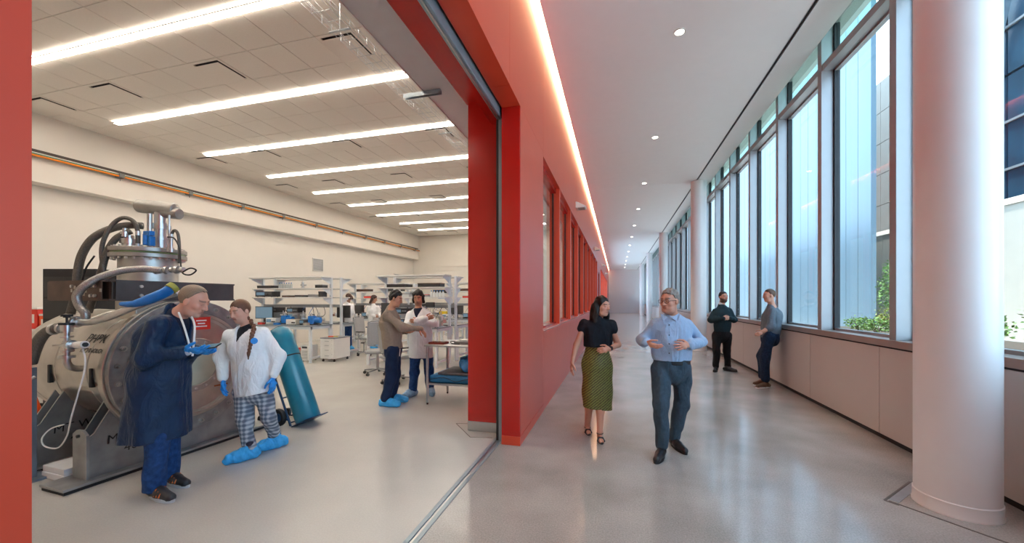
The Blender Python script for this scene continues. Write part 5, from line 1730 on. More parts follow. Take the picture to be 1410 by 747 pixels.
# glasses
gl_ = MB()
for q in (-1, 1):
    c = P.hp(q * .033, .102, .004)
    gl_.tube([tuple(c + P.hs * (P.hr * .026 * math.cos(t_) + P.hu * .018 * math.sin(t_))) for t_ in np.linspace(0, 6.283, 17)], .0022, 5)
    gl_.tube([tuple(P.hp(q * .060, .098, .008)), tuple(P.hp(q * .080, .03, .008)), tuple(P.hp(q * .080, -.01, -.002))], .0022, 5)
gl_.tube([tuple(P.hp(-.008, .104, .008)), tuple(P.hp(.008, .104, .008))], .0022, 5)
P.mbput(gl_, 'glasses', M_BLACK)
M_SHIRT = cloth('light_blue_shirt', (.34, .47, .66), .7, .05, 40, .15, 300)
fdir = P.d(-.12, -1, 0)
hz = EYE - (495 - HYP) / FPX * 4.06
top(P, 'shirt', M_SHIRT, nb, sA, sB, J(925, 458, .02), J(925, 480, .0), J(925, 505, .01), (.190, .192, .182), fdir, .80, (aA, aB), (.063, .060, .046), fold=folds(.0085, 30, 18, 61, 4), hemz=hz, collar=.072, csize=.04, vneck=(.05, 1.2), seam=True, inner=cloth('white_shirt', (.72, .72, .72)))
for s_ in (-1, 1):
    pA = J(922 + s_ * 2, 437, -.10); pB = J(922 + s_ * 13, 431, -.02); pC = J(922 + s_ * 9, 442, -.12)
    P.mbput(MB().prism([(0, 0), (1, 0), (0, 1)], pA, pB - pA, pC - pA, np.array(P.d(0, -1, .3)), .006), 'collar_leaf', M_SHIRT, smooth=False)
bt = MB()
for k, py in enumerate((447, 461, 473, 486)):
    p = J(921.5, py, -.165 + .006 * k)
    bt.sphere(tuple(p), .0065, 8)
P.mbput(bt, 'buttons', mat('navy_button', (.01, .015, .04), .3))['kind'] = 'stuff'
M_SLATE = cloth('slate_trousers', (.045, .075, .105), .75, .15, 30)
trousers(P, M_SLATE, J(925, 497, .01), J(911, 506, .0), J(939, 506, .03), J(910, 556, -.14), J(938, 556, .06), J(912, 612, -.12), J(929, 600, .14), (.182, .105, .078, .062), fdir, fold=folds(.007, 40, 20, 63))
S = Solid(.006); S.cone(J(925, 496, .01), J(925, 499, .01), .185, k=.01, flat=(nv(fdir), .80)); hz2 = EYE - (494 - HYP) / FPX * 4.06
P.put('belt', S, M_BLACK, clip=lambda X, Y, Z: np.maximum(hz2 - .045 - Z, Z - hz2))
M_LEA = mat('black_leather', (.012, .012, .015), .3, var=.1)
P.shoe(J(911, 614, -.12), P.d(-.55, -.82, 0), M_LEA, L=.30)
P.shoe(J(929, 601, .14), P.d(.1, -1, 0), M_LEA, L=.30)

# ---- 9: bearded man in the dark sweater
P = Figure('bearded man in a dark sweater and black trousers standing by the windows', 8.68, (994, 507), 'B98670')
J = P.J
S = Solid(.0065)
P.head(S, J(996, 408.5, 0), P.d(.22, -.95, -.05), (0, 0, 1), 1.03)
nb = J(994, 419, .03)
sA, sB = J(984.5, 428, .02), J(1004, 428, .04)
aA = (sA, J(978, 440, .04), J(995, 438.5, -.22)); aB = (sB, J(1011, 440, .04), J(1005, 438, -.20))
core(P, S, nb, sA, sB, (aA, aB), .058)
P.hand(S, aA[2], P.d(.9, -.2, .1), P.d(0, .9, -.2), P.d(0, -.2, .9), .6, 1.0)
P.hand(S, aB[2], P.d(-.8, -.3, .1), P.d(0, .9, -.2), P.d(0, -.2, .9), .6, 1.0)
P.put('body', S, M_SKIN, P.face_tone('1C1612', '9A5A4C', ('2A201A', -.035, .85)))
P.eyes()
hair(P, '17120F', (.006, .006, .010), ((-.12, -.05), (-.04, -.03), (-.005, .01), (.03, .05), (.055, .08), (.12, .085)), h=.007)
fdir = P.d(.25, -.97, 0)
hz = EYE - (456 - HYP) / FPX * 8.68
top(P, 'sweater', cloth('dark_teal_knit', (.012, .028, .035), .85, .1, 30, .3, 400), nb, sA, sB, J(994.5, 434, .02), J(994.5, 447, .02), J(994.5, 466, .02), (.195, .190, .185), fdir, .75, (aA, aB), (.066, .064, .048), fold=folds(.0085, 30, 16, 71), hemz=hz, collar=.070, csize=.0)
S = Solid(.0065); S.cone(nb - up(.02), nb + up(.022), .068, .064, .01); P.put('shirt_collar', S, cloth('white_shirt', (.72, .72, .72)))
for w_ in (aA[2], aB[2]):
    S = Solid(.0065); e_ = aA[1] if w_ is aA[2] else aB[1]
    S.cone(lerp(w_, e_, .12), lerp(w_, e_, .02), .040, .036, .004); P.put('shirt_cuff', S, cloth('white_shirt', (.72, .72, .72)))
trousers(P, cloth('black_trousers', (.008, .008, .010), .7, .2), J(994, 456, .02), J(987, 461, .02), J(1001, 461, .04), J(986.5, 482, .0), J(1001, 482, .04), J(986, 503, .02), J(1002, 503.5, .04), (.170, .105, .078, .066), fdir, fold=folds(.006, 36, 22, 73))
P.shoe(J(986, 504, .0), P.d(-.6, -.8, 0), M_LEA, L=.29)
P.shoe(J(1001, 504, .02), P.d(.62, -.78, 0), M_LEA, L=.28)

# ---- 10: man in the grey shirt leaning on the sill
P = Figure('man in a grey shirt and jeans leaning back against the window sill', 7.12, (1052, 529), 'BF8C76')
J = P.J
S = Solid(.0065)
P.head(S, J(1059, 406.5, 0), P.d(-.92, .15, -.08), P.d(.05, 0, 1), 1.0)
nb = J(1063, 420, .02)
sN, sF = J(1063, 428, -.16), J(1066, 427, .18)
aN = (sN, J(1062, 449, -.22), J(1051, 456, -.20)); aF = (sF, J(1064, 447, .20), J(1053, 456, .16))
core(P, S, nb, sN, sF, (aN, aF), .054)
S.cone(aN[1], aN[2], .040, .030, .02)
P.hand(S, aN[2], P.d(-.8, .1, -.45), P.d(.3, .9, -.3), P.d(-.3, -.2, .9), .3, .95)
P.put('body', S, M_SKIN, P.face_tone('4A3426', '9A5A4C'))
P.eyes('4A6070')
hair(P, '5A4232', (.005, .006, .008), ((-.12, -.05), (-.05, -.02), (-.01, .01), (.02, .045), (.05, .08), (.12, .088)), h=.007)
fdir = P.d(-.95, -.25, 0)
hz = EYE - (462 - HYP) / FPX * 7.45
M_GREY = cloth('grey_blue_shirt', (.13, .16, .19), .8, .08, 40)
aS = (aN[0], aN[1], lerp(aN[1], aN[2], .35)); aG = (aF[0], aF[1], lerp(aF[1], aF[2], .35))
top(P, 'shirt', M_GREY, nb, sN, sF, J(1063, 437, .01), J(1061, 450, .01), J(1060, 472, .01), (.160, .155, .165), fdir, .92, (aS, aG), (.068, .060, .054), fold=folds(.0085, 30, 18, 81), hemz=hz, collar=.068, csize=.04, hslope=.15)
trousers(P, cloth('dark_jeans', (.010, .024, .055), .8, .3, 30), J(1060, 459, .01), J(1059, 465, -.09), J(1061, 465, .10), J(1052, 492, -.10), J(1049, 490, .12), J(1054, 521, -.10), J(1051, 517, .14), (.160, .105, .085, .072), fdir, fold=folds(.007, 40, 22, 83))
M_TAN = mat('brown_suede', (.13, .075, .045), .8, var=.15, vscale=30)
P.shoe(J(1055, 525, -.10), P.d(-.95, -.25, 0), M_TAN, M_WHITEP, L=.29)
P.shoe(J(1051, 518, .14), P.d(-.95, -.25, 0), M_TAN, M_WHITEP, L=.29)
# ------------------------------------------------------------------ lab furniture
M_FRAME = mat('white_powder_coat', (.72, .76, .80), .35, var=.02)
M_BTOP = mat('grey_worktop', (.22, .25, .28), .4, var=.06)
M_SHELF = mat('white_laminate', (.74, .74, .72), .45, var=.02)
M_GREYP = mat('grey_plastic', (.30, .31, .32), .45, var=.05)
M_CHARC = mat('charcoal_plastic', (.035, .035, .038), .45, var=.1)
M_SCR = mat('monitor_screen', (.06, .10, .14), .12, emit=(.25, .42, .55), estr=.35)
M_BEIGEP = mat('beige_plastic', (.52, .48, .40), .45, var=.04)
M_YEL = mat('yellow_plastic', (.70, .50, .02), .4, var=.05)

def bench(label, x0, x1, y0, y1):
    t = thing('lab_bench', label, 'bench', ((x0 + x1) / 2, (y0 + y1) / 2, 0), group='white lab bench islands')
    hx, hy = (x1 - x0) / 2, (y1 - y0) / 2
    dp = .78
    for s in (-1, 1):
        ya, yb = s * hy, s * (hy - dp)
        MB().box(-hx, hx, ya, yb, .92, .95).build('worktop', M_BTOP, t, bevel=.004)
        MB().box(-hx + .02, hx - .02, ya - s * .03, ya - s * .055, .85, .92).box(-hx + .02, -hx + .05, ya - s * .055, yb, .85, .92).box(hx - .05, hx - .02, ya - s * .055, yb, .85, .92).build('apron', M_FRAME, t)
        for sx in (-1, 1):
            for yy in (ya - s * .05, yb + s * .05):
                MB().box(sx * (hx - .05) - .03, sx * (hx - .05) + .03, yy - .03, yy + .03, .0, .92).build('leg', M_FRAME, t, bevel=.004)
            MB().box(sx * (hx - .05) - .025, sx * (hx - .05) + .025, ya - s * .05, yb + s * .05, .10, .15).build('foot_rail', M_FRAME, t)
    for sx in (-1, 1):
        for sy in (-1, 1):
            u = MB().box(sx * (hx - .06) - .03, sx * (hx - .06) + .03, sy * .20 - .03, sy * .20 + .03, .0, 2.24).build('upright', M_FRAME, t, bevel=.004)
            for z, L in ((2.20, .34), (1.90, .26), (1.655, .26)):
                MB().prism([(0, 0), (L, 0), (L, -.03), (0, -.17)], (sx * (hx - .06) - .004, sy * .23, z), (0, sy, 0), (0, 0, 1), (1, 0, 0), .008).build('shelf_gusset', M_FRAME, u)
    for sy in (-1, 1):
        MB().box(-hx, hx, sy * .21, sy * .60, 2.205, 2.235).build('canopy_shelf', M_SHELF, t, bevel=.003)
        MB().box(-hx + .02, hx - .02, sy * .21, sy * .52, 1.905, 1.93).build('shelf', M_SHELF, t, bevel=.003)
        MB().box(-hx + .02, hx - .02, sy * .21, sy * .52, 1.66, 1.685).build('shelf', M_SHELF, t, bevel=.003)
        MB().box(-hx + .03, hx - .03, sy * .2 - .02, sy * .2 + .02, 1.40, 1.48).build('power_rail', M_GREYP, t)
    rr = random.Random(int(abs(x0 * 100 + y0 * 10)))
    for k in range(9):
        xx = rr.uniform(-hx + .15, hx - .15)
        sy = rr.choice((-1, -1, 1))
        m = rr.choice((M_BLACK, M_GREYP, M_CHARC, M_BLUEP))
        MB().tube(spline([(xx, sy * .23, 1.42), (xx + rr.uniform(-.2, .2), sy * .30, 1.2), (xx + rr.uniform(-.3, .3), sy * .34, 1.03), (xx + rr.uniform(-.4, .4), sy * .4, .957)], 5), .007, 5).build('cable', m, t, smooth=True)
    return t

def inst(name, label, cat, loc, rz, w, d, h, body, front, grp=None, screen=True, knobs=3):
    t = thing(name, label, cat, loc, rz, grp)
    MB().box(-w / 2, w / 2, -d / 2, d / 2, .012, h).build('body', body, t, bevel=.006)
    MB().box(-w / 2 + .008, w / 2 - .008, -d / 2 - .006, -d / 2, .02, h - .01).build('front_panel', front, t)
    if screen:
        MB().box(-w * .42, w * .05, -d / 2 - .009, -d / 2 - .006, h * .35, h * .85).build('screen', M_SCR, t)
    for k in range(knobs):
        MB().cyl((w * (.16 + .12 * k), -d / 2 - .006, h * .45), (w * (.16 + .12 * k), -d / 2 - .022, h * .45), min(.016, h * .12), 12).build('knob', M_CHARC, t, smooth=True)
    for sx in (-1, 1):
        for sy in (-1, 1):
            MB().cyl((sx * w * .4, sy * d * .4, 0), (sx * w * .4, sy * d * .4, .012), .012, 8).build('foot', M_BLACK, t)
    return t

def monitor(label, loc, rz, w=.54, h=.32, m=None, grp=None):
    t = thing('monitor', label, 'monitor', loc, rz, grp)
    MB().box(-w / 2, w / 2, -.02, .02, .14, .14 + h).build('panel', M_CHARC, t, bevel=.005)
    MB().box(-w / 2 + .015, w / 2 - .015, -.0225, -.02, .16, .12 + h).build('screen', m or M_SCR, t)
    MB().box(-.03, .03, .0, .04, .01, .2).build('stand', M_CHARC, t)
    MB().box(-.12, .12, -.08, .09, 0, .012).build('base', M_CHARC, t, bevel=.003)
    return t

def plain(name, label, cat, loc, rz, w, d, h, m, m2, grp=None):
    t = thing(name, label, cat, loc, rz, grp)
    MB().box(-w / 2, w / 2, -d / 2, d / 2, 0, h * .78).build('body', m, t, bevel=.005)
    MB().box(-w / 2 - .004, w / 2 + .004, -d / 2 - .004, d / 2 + .004, h * .78, h).build('lid', m2, t, bevel=.004)
    return t

def chamber(label, loc, rz, s=1.0, m=M_SSB):
    t = thing('vacuum_chamber', label, 'chamber', loc, rz, 'small steel vacuum chambers on the benches')
    MB().lathe([(0, 0), (.09 * s, 0), (.09 * s, .02), (.06 * s, .02), (.06 * s, .26 * s), (.085 * s, .26 * s), (.085 * s, .29 * s), (0, .29 * s)], n=20).build('chamber_body', m, t, smooth=True)
    MB().cyl((0, 0, .15 * s), (.15 * s, 0, .15 * s), .035 * s, 14).cyl((.14 * s, 0, .15 * s), (.16 * s, 0, .15 * s), .055 * s, 14).build('side_port', m, t, smooth=True)
    MB().cyl((0, 0, .15 * s), (0, -.13 * s, .15 * s), .035 * s, 14).cyl((0, -.12 * s, .15 * s), (0, -.14 * s, .15 * s), .055 * s, 14).build('front_port', m, t, smooth=True)
    MB().cyl((0, 0, .29 * s), (0, 0, .40 * s), .015 * s, 10).build('feedthrough', m, t, smooth=True)
    return t

def pump(label, loc, rz, m):
    t = thing('vacuum_pump', label, 'pump', loc, rz)
    MB().box(-.14, .14, -.09, .09, 0, .03).build('base', M_CHARC, t, bevel=.004)
    MB().box(-.13, .02, -.08, .08, .03, .24).build('housing', m, t, bevel=.012)
    MB().cyl((.02, 0, .13), (.17, 0, .13), .075, 18).build('motor', m, t, smooth=True)
    MB().cyl((-.07, 0, .24), (-.07, 0, .31), .022, 12).build('inlet', M_SSB, t, smooth=True)
    MB().tube([(-.1, 0, .24), (-.1, 0, .28), (.0, 0, .28), (.0, 0, .24)], .010, 8).build('handle', M_CHARC, t, smooth=True)
    return t

AX0, AX1, AY0, AY1 = -9.95, -7.50, 8.06, 10.05
BX0, BX1, BY0, BY1 = -6.00, -4.06, 8.20, 10.20
bench('white lab bench island beside the drawer pedestal', AX0, AX1, AY0, AY1)
bench('white lab bench island behind the steel table', BX0, BX1, BY0, BY1)
bench('white lab bench island behind the one with the drawer pedestal', AX0, AX1, 12.1, 14.1)
bench('white lab bench island second behind the steel table', BX0, BX1, 12.3, 14.3)
bench('white lab bench island at the back wall near the cable rack', AX0, AX1, 16.0, 18.0)
bench('white lab bench island at the back wall, third from the steel table', BX0, BX1, 16.2, 18.2)
ZB = .95
# on the first island
monitor('monitor with a lit screen at the end of the bench near the vessel', (-9.45, 8.50, ZB), .15, .52, .34)
inst('oscilloscope', 'white oscilloscope beside the lit monitor on the bench', 'instrument', (-8.98, 8.34, ZB), .1, .30, .16, .17, M_WHITEP, M_SHELF)
pump('bright blue vacuum pump on the bench beside the oscilloscope', (-8.62, 8.45, ZB), .1, M_BLUEP)
inst('power_supply', 'beige power supply next to the blue pump on the bench', 'instrument', (-8.25, 8.32, ZB), .05, .30, .26, .15, M_BEIGEP, M_SHELF, screen=False)
inst('control_unit', 'black control unit beside the beige power supply', 'instrument', (-7.95, 8.42, ZB), 0, .24, .26, .14, M_CHARC, M_CHARC)
pump('small blue pump at the corner of the bench by the uprights', (-7.66, 8.36, ZB), .3, M_BLUEP)
chamber('tall steel vacuum chamber behind the oscilloscope', (-8.95, 8.64, ZB), .2, .9)
chamber('steel vacuum chamber behind the beige power supply', (-8.3, 8.66, ZB), .8, .9)
chamber('steel vacuum chamber beside the bench uprights', (-7.80, 8.70, ZB), .4, .8)
monitor('large black monitor facing away at the end of the bench', (-7.72, 9.55, ZB), 2.9, .56, .36, M_CHARC)
inst('rack_unit', 'dark rack unit with an orange lamp on the lower shelf', 'instrument', (-9.55, 8.70, 1.685), 0, .60, .26, .16, M_CHARC, M_CHARC)
plain('flat_case', 'flat black case on the upper shelf near the vessel', 'case', (-9.55, 8.70, 1.93), 0, .5, .24, .08, M_CHARC, M_CHARC)
chamber('small steel fitting stack on the upper shelf', (-8.35, 8.70, 1.93), .3, .55)
for k, (x, nm, lb, m, w, h) in enumerate(((-8.8, 'parts_tray', 'brown parts tray on the lower shelf beside the rack unit', M_RUST, .3, .05), (-8.35, 'parts_tray', 'dark parts tray in the middle of the lower shelf', M_CHARC, .32, .06), (-7.95, 'cable_coil_box', 'grey box on the lower shelf near the uprights', M_GREYP, .25, .07))):
    plain(nm, lb, 'tray', (x, 8.70, 1.685), 0, w, .22, h, m, M_GREYP)
plain('black_box', 'black cube box on the lower shelf at the uprights', 'box', (-7.68, 8.68, 1.685), 0, .14, .16, .15, M_CHARC, M_CHARC)
plain('black_box', 'dark box on the upper shelf at the uprights', 'box', (-7.74, 8.70, 1.93), 0, .24, .2, .09, M_CHARC, M_GREYP)
# under it
hb = thing('heater_unit', 'white boxy heater unit standing under the bench', 'heater', (-7.90, 8.45, 0))
MB().box(-.12, .12, -.16, .16, .02, .42).build('body', M_WHITEP, hb, bevel=.008)
MB().box(-.08, .08, -.166, -.16, .34, .39).build('display', M_CHARC, hb)
for k in range(6):
    MB().box(-.09, .09, -.164, -.16, .06 + .04 * k, .075 + .04 * k).build('louvre', M_GREYP, hb)
for sx in (-.09, .09):
    for sy in (-.12, .12):
        MB().cyl((sx, sy, 0), (sx, sy, .02), .015, 8).build('foot', M_BLACK, hb)
fr = thing('red_stand', 'red tubular stand on the floor under the bench', 'stand', (-8.35, 8.5, 0))
MB().tube([(-.2, -.1, .01), (0, -.1, .3), (.2, -.1, .01)], .015, 8).tube([(-.2, .1, .01), (0, .1, .3), (.2, .1, .01)], .015, 8).tube([(0, -.1, .3), (0, .1, .3)], .015, 8).build('frame', M_REDP, fr, smooth=True)
pu = thing('vacuum_pump', 'grey roughing pump on the floor under the bench', 'pump', (-8.9, 8.5, 0))
MB().box(-.2, .2, -.14, .14, 0, .05).build('base', M_CHARC, pu, bevel=.005)
MB().cyl((-.18, 0, .19), (.12, 0, .19), .12, 20).build('motor', M_GREYP, pu, smooth=True)
MB().box(.05, .2, -.1, .1, .05, .34).build('housing', M_SSD, pu, bevel=.01)
MB().tube(spline([(.12, 0, .34), (.12, 0, .5), (.02, .05, .62), (-.12, .1, .6), (-.2, .15, .4)], 6), .03, 10).build('hose', M_HOSE, pu, smooth=True)
# drawer pedestal
dp_ = thing('drawer_pedestal', 'white four drawer pedestal on casters at the bench end', 'drawers', (-7.27, 8.68, 0))
MB().box(-.215, .215, -.30, .30, .08, .60).build('body', M_WHITEP, dp_, bevel=.004)
MB().box(-.225, .225, -.31, .31, .60, .625).build('top', M_BTOP, dp_, bevel=.003)
for z0, z1 in ((.09, .23), (.235, .375), (.38, .48), (.485, .59)):
    d = MB().box(-.205, .205, -.318, -.30, z0 + .003, z1 - .003).build('drawer', M_WHITEP, dp_, bevel=.002)
    MB().box(-.06, .06, -.332, -.318, (z0 + z1) / 2 - .008, (z0 + z1) / 2 + .008).build('handle', M_STEEL, d)
    MB().cyl((.15, -.318, z1 - .03), (.15, -.322, z1 - .03), .009, 8).build('lock', M_STEEL, d)
for sx in (-.17, .17):
    for sy in (-.25, .25):
        MB().cyl((sx - .012, sy, .03), (sx + .012, sy, .03), .03, 14).cyl((sx, sy, .05), (sx, sy, .08), .012, 8).build('caster', M_BLACK, dp_, smooth=True)
wr_ = thing('hand_tool', 'orange and yellow hand tool lying on the drawer pedestal', 'tool', (-7.25, 8.55, .625), .2)
MB().cyl((-.12, 0, .018), (.02, 0, .018), .017, 10).build('grip', M_ORANGE, wr_, smooth=True)
MB().cyl((.02, 0, .018), (.14, 0, .018), .010, 10).build('shaft', M_YEL, wr_, smooth=True)
# on the second island
monitor('big black monitor turned away on the bench by the folded arms man', (-5.75, 8.70, ZB), 2.6, .50, .44, M_CHARC)
inst('control_unit', 'grey control unit on the bench behind the man with folded arms', 'instrument', (-5.05, 8.45, ZB), .1, .34, .28, .20, M_GREYP, M_CHARC)
chamber('steel vacuum chamber on the bench behind the steel table', (-4.62, 8.58, ZB), .5, .9)
chamber('polished vacuum chamber at the bench end behind the steel table', (-4.22, 8.72, ZB), 1.2, .9)
inst('oscilloscope', 'white oscilloscope at the bench end behind the steel table', 'instrument', (-4.26, 8.34, ZB), .0, .28, .16, .18, M_WHITEP, M_SHELF)
plain('instrument_case', 'brown grey instrument case on the upper shelf by the end uprights', 'case', (-4.55, 8.85, 1.93), 0, .62, .26, .10, M_CHARC, M_RUST)
plain('instrument_case', 'dark instrument case in the middle of the upper shelf behind the steel table', 'case', (-5.45, 8.85, 1.93), 0, .6, .26, .08, M_CHARC, M_CHARC)
plain('parts_bin', 'red rimmed parts bin on the lower shelf behind the folded arms man', 'bin', (-4.75, 8.85, 1.685), 0, .35, .2, .06, M_GREYP, M_REDP)
plain('parts_bin', 'grey parts bin on the lower shelf near the long end of the bench', 'bin', (-5.3, 8.85, 1.685), 0, .35, .2, .09, M_SHELF, M_GREYP)
al = thing('task_arm', 'black jointed monitor arm clamped to the bench behind the steel table', 'arm', (-4.62, 8.78, ZB))
MB().cyl((0, 0, 0), (0, 0, .14), .03, 12).build('clamp', M_CHARC, al, smooth=True)
MB().tube(spline([(0, 0, .13), (-.04, 0, .28), (-.16, -.02, .42), (-.12, -.04, .52), (.02, -.05, .54)], 5), .03, 10).build('arm_link', M_CHARC, al, smooth=True)
MB().box(.0, .22, -.1, -.02, .48, .60).build('arm_head', M_CHARC, al, bevel=.01)
# islands further back
rq = random.Random(5)
far = [(AX0, AX1, 12.1, 14.1, 'second', 'behind the drawer pedestal'), (BX0, BX1, 12.3, 14.3, 'second', 'behind the steel table'), (AX0, AX1, 16.0, 18.0, 'back', 'near the cable rack'), (BX0, BX1, 16.2, 18.2, 'back', 'facing the steel table')]
for (x0, x1, y0, y1, rn, wh) in far:
    cx, cy = (x0 + x1) / 2, (y0 + y1) / 2
    L = x1 - x0
    monitor('dark monitor on the %s bench island %s' % (rn, wh), (x0 + .45, y0 + .46, ZB), 0, .5, .32, M_CHARC)
    inst('control_unit', 'grey control unit on the %s bench island %s' % (rn, wh), 'instrument', (x0 + .95, y0 + .35, ZB), 0, .36, .28, .2, M_GREYP, M_CHARC)
    chamber('steel chamber on the %s bench island %s' % (rn, wh), (x0 + 1.28, y0 + .52, ZB), .6, .8)
    plain('yellow_case', 'yellow case on the %s bench island %s' % (rn, wh), 'case', (x1 - .24, y0 + .25, ZB), 0, .3, .22, .14, M_YEL, M_YEL)
    plain('instrument_case', 'long dark case on the upper shelf of the %s island %s' % (rn, wh), 'case', (x1 - .55, cy - .36, 1.93), 0, .7, .26, .16, M_CHARC, M_CHARC)
    plain('instrument_case', 'flat brown case on the upper shelf of the %s island %s' % (rn, wh), 'case', (x0 + .6, cy - .36, 1.93), 0, .55, .26, .09, M_RUST, M_CHARC)
    plain('parts_bin', 'blue parts bin on the lower shelf of the %s island %s' % (rn, wh), 'bin', (x1 - .5, cy - .36, 1.685), 0, .3, .2, .09, M_BLUEP, M_GREYP)
    plain('parts_bin', 'red parts bin on the lower shelf of the %s island %s' % (rn, wh), 'bin', (x0 + .8, cy - .36, 1.685), 0, .34, .2, .08, M_REDP, M_GREYP)
    inst('power_supply', 'white power supply on the %s bench island %s' % (rn, wh), 'instrument', (x0 + .18, y0 + .22, ZB), 0, .26, .26, .16, M_WHITEP, M_SHELF)
# office chairs
M_MESH = mat('grey_mesh', (.36, .37, .38), .8, var=.1, vscale=80)
def chair(label, loc, rz):
    t = thing('office_chair', label, 'chair', loc, rz, 'grey mesh office chairs at the benches')
    MB().box(-.24, .24, -.23, .24, .46, .53).build('seat', M_MESH, t, bevel=.03)
    b = MB()
    n = 8
    for k in range(n):
        a0 = -.22 + .44 * k / n; a1 = -.22 + .44 * (k + 1) / n
        b.prism([(a0, .25 - .9 * a0 * a0), (a1, .25 - .9 * a1 * a1), (a1, .27 - .9 * a1 * a1), (a0, .27 - .9 * a0 * a0)], (0, 0, .60), (1, 0, 0), (0, 1, .0), (0, .12, 1), .50)
    bk = b.build('backrest', M_MESH, t)
    MB().tube([(-.23, .215, .60), (-.23, .275, 1.1), (-.15, .30, 1.13), (.15, .30, 1.13), (.23, .275, 1.1), (.23, .215, .60), (0, .28, .56), (-.23, .215, .60)], .014, 8).build('back_frame', M_GREYP, bk, smooth=True)
    MB().tube([(0, .28, .60), (0, .20, .46), (0, 0, .44)], .022, 8).build('back_support', M_GREYP, t, smooth=True)
    for s in (-1, 1):
        MB().tube([(s * .22, .08, .47), (s * .29, .08, .48), (s * .29, .05, .68)], .014, 8).build('arm_post', M_GREYP, t, smooth=True)
        MB().box(s * .29 - .035, s * .29 + .035, -.12, .14, .68, .705).build('arm_pad', M_CHARC, t, bevel=.008)
    MB().cyl((0, 0, .10), (0, 0, .46), .028, 14).build('gas_lift', M_STEEL, t, smooth=True)
    for k in range(5):
        a = 2 * math.pi * k / 5 + .3
        e = (.29 * math.cos(a), .29 * math.sin(a))
        MB().beam((0, 0, .11), (*e, .085), .045, .03).build('base_arm', M_GREYP, t, bevel=.005)
        cx = Vector((math.sin(a), -math.cos(a), 0)) * .022
        p = Vector((*e, .03))
        MB().cyl(p - cx, p + cx, .03, 12).cyl(p + Vector((0, 0, .03)), p + Vector((0, 0, .06)), .01, 6).build('caster', M_BLACK, t, smooth=True)
q = at(520, 505, 8.35); chair('grey mesh office chair behind the man in the beige pullover', (q.x, q.y, 0), .5)
q = at(505, 480, 11.25); chair('grey mesh office chair beside the far white coated worker', (q.x, q.y, 0), 1.6)
q = at(546, 505, 7.5); chair('grey mesh office chair between the two men at the steel table', (q.x, q.y, 0), 2.6)

# steel work table by the opening
st = thing('steel_table', 'stainless steel work table with lower shelf beside the red jamb', 'table', (-2.36, 5.72, 0))
MB().box(-.50, .50, -.40, .40, .89, .92).build('top', M_STEEL, st, bevel=.006)
MB().box(-.46, .46, -.36, .36, .30, .33).build('lower_shelf', M_STEEL, st, bevel=.004)
for sx in (-.46, .46):
    for sy in (-.36, .36):
        MB().cyl((sx, sy, .03), (sx, sy, .89), .021, 12).build('leg', M_STEEL, st, smooth=True)
        MB().cyl((sx, sy, 0), (sx, sy, .03), .014, 10).build('foot', M_BLACK, st, smooth=True)
TX, TY = -2.36, 5.72
pad = thing('foam_pad', 'thick blue pad lying on the lower table shelf', 'pad', (TX, TY, .33))
MB().box(-.44, .44, -.34, .34, 0, .12).build('pad_body', mat('blue_fabric', (.02, .18, .42), .7, var=.15, vscale=12), pad, bevel=.03)
MB().tube(spline([(-.44, -.343, .05), (-.2, -.346, .09), (0, -.346, .04), (.2, -.346, .08), (.44, -.343, .05)], 5), .005, 5).build('cord', M_BLACK, pad)
matg = tag(MB().box(-.32, .40, -.30, .3, 0, .035).build('grey_mat', mat('grey_felt', (.14, .14, .15), .9, var=.2, vscale=30), None, bevel=.012, loc=(TX, TY, .45)), 'folded dark grey mat on top of the blue pad', 'mat')
S = Solid(.009)
for k in range(7):
    a = k * .9
    S.ell((.16 + .10 * math.cos(a), .0 + .12 * math.sin(a), .11 + .03 * math.sin(2.3 * k)), (.13, .12, .11), np.eye(3), .05)
bag = thing('plastic_bag', 'crumpled blue plastic bag on the grey mat under the table', 'bag', (TX, TY, .485))
V, Q = S.mesh(folds(.012, 45, 45, 91, 4), lambda X, Y, Z: .003 - Z + 0 * (X + Y))
np_obj('bag_body', V, Q, mat('blue_bag_film', (.05, .30, .75), .25, var=.2, vscale=12), bag, (0, 0, 0))
# on the table
tr_ = thing('red_tray', 'shallow red tray of brown parts on the steel table', 'tray', (TX - .34, TY - .22, .92), .0)
MB().box(-.13, .13, -.09, .09, 0, .008).box(-.13, .13, -.09, -.082, .008, .03).box(-.13, .13, .082, .09, .008, .03).box(-.13, -.122, -.09, .09, .008, .03).box(.122, .13, -.09, .09, .008, .03).build('tray_body', mat('brick_red', (.30, .05, .03), .5, var=.1), tr_)
MB().box(-.08, .0, -.05, .03, .008, .035).box(.02, .1, -.03, .06, .008, .03).build('parts', M_RUST, tr_)
pb_ = thing('circuit_assembly', 'flat grey circuit assembly with cables on the steel table', 'electronics', (TX + .08, TY - .02, .92), .0)
MB().box(-.19, .19, -.14, .14, 0, .035).build('chassis', M_GREYP, pb_, bevel=.004)
MB().box(-.12, .06, -.09, .09, .035, .06).build('module', M_SSB, pb_, bevel=.004)
MB().tube(spline([(-.19, 0, .02), (-.26, -.1, .03), (-.18, -.22, .012), (-.05, -.24, .012)], 5), .008, 6).build('cable', M_CHARC, pb_, smooth=True)
oc = thing('orange_clips', 'orange and yellow connector block on the steel table', 'connector', (TX + .26, TY - .28, .92), .3)
MB().box(-.06, .06, -.025, .025, 0, .025).build('block', M_ORANGE, oc, bevel=.004)
MB().box(-.02, .02, -.02, .02, .025, .04).build('clip', M_YEL, oc, bevel=.003)
pp = tag(MB().box(-.15, .15, -.1, .1, 0, .004).build('paper_sheets', M_WHITEP, None, loc=(TX - .1, TY + .2, .92)), 'stack of white paper sheets on the steel table', 'paper')
bt_ = thing('spray_bottle', 'white squeeze bottle standing on the steel table by the jamb', 'bottle', (TX + .42, TY + .0, .92))
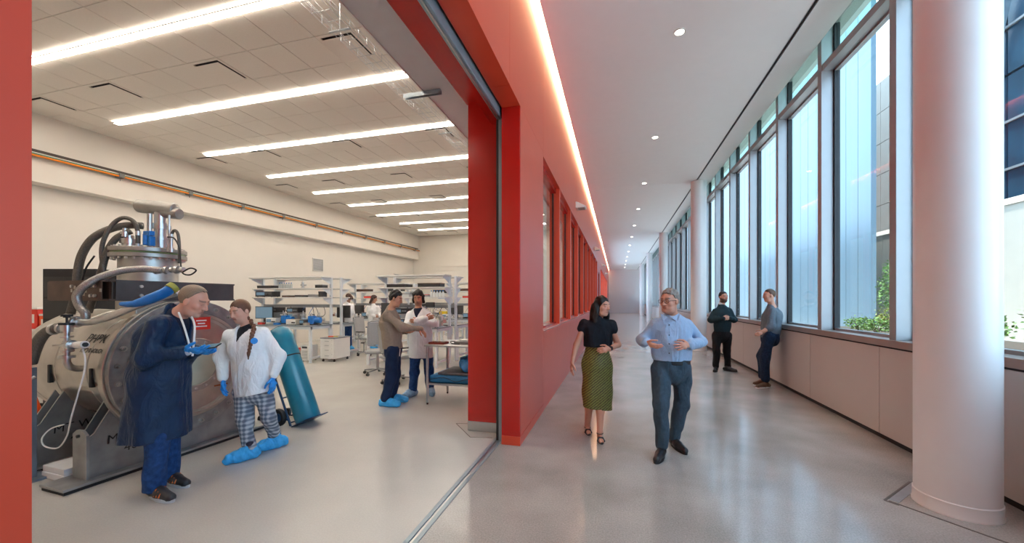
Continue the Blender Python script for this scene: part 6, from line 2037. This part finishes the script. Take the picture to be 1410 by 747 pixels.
MB().lathe([(0, 0), (.04, 0), (.042, .01), (.042, .15), (.02, .19), (.012, .20), (.012, .22), (0, .22)], n=20).build('bottle_body', M_WHITEP, bt_, smooth=True)
MB().tube([(0, 0, .22), (0, 0, .25), (-.04, 0, .27)], .006, 6).build('nozzle', M_GREYP, bt_, smooth=True)

# small clutter along the two nearer benches
M_CLEAR = mat('pale_clear_plastic', (.62, .66, .66), .2, var=.05)
rc = random.Random(12)
def bottle(loc, m, lab, grp, h=.18, r=.035):
    t = thing('bottle', lab, 'bottle', loc, 0, grp)
    MB().lathe([(0, 0), (r, 0), (r, h * .62), (r * .45, h * .78), (r * .4, h * .86)], n=14).build('bottle_body', m, t, smooth=True)
    MB().lathe([(r * .5, h * .86), (r * .5, h), (0, h)], n=14).build('cap', M_BLUEP, t, smooth=True)
for k in range(6):
    bottle((-9.18 + .08 * k, 8.74, 1.93), M_CLEAR, 'small pale bottle in the row on the upper shelf behind the monitor', 'bottles on the upper shelf', .16, .03)
for k in range(5):
    bottle((-4.52 + .08 * k, 8.80, 1.685), M_WHITEP, 'small white bottle in the row on the lower shelf behind the steel table', 'bottles on the lower shelf', .16, .032)
for k, x in enumerate((-9.75, -9.24, -8.72, -7.78)):
    plain('small_box', ['grey small box', 'red small box', 'blue small box', 'beige small box'][k] + ' at the front edge of the bench near the vessel', 'box', (x, 8.22, ZB), rc.uniform(-.3, .3), .14, .1, .07, [M_GREYP, M_REDP, M_BLUEP, M_BEIGEP][k], M_GREYP)
for k, x in enumerate((-5.6, -5.35, -4.75)):
    plain('small_box', ['yellow small box', 'blue small box', 'black small box'][k] + ' at the front edge of the bench behind the steel table', 'box', (x, 8.36, ZB), rc.uniform(-.3, .3), .16, .12, .09, [M_YEL, M_BLUEP, M_CHARC][k], M_GREYP)
for k, (x, y, lab) in enumerate(((-9.42, 8.84, 'tall dark instrument stack behind the lit monitor'), (-8.65, 8.78, 'tall dark instrument stack behind the blue pump'), (-5.35, 8.88, 'tall dark instrument stack behind the man with folded arms'))):
    t = thing('instrument_stack', lab, 'instrument', (x, y, ZB), 0, 'dark instrument stacks on the benches')
    for j in range(3):
        b = MB().box(-.19, .19, -.14, .14, .005 + .15 * j, .145 + .15 * j).build('unit', M_CHARC if j != 1 else M_GREYP, t, bevel=.005)
        MB().box(-.16, .0, -.146, -.14, .04 + .15 * j, .11 + .15 * j).build('display', M_SCR, b)
        for q in range(3):
            MB().cyl((.05 + .045 * q, -.14, .075 + .15 * j), (.05 + .045 * q, -.158, .075 + .15 * j), .013, 10).build('knob', M_GREYP, b)
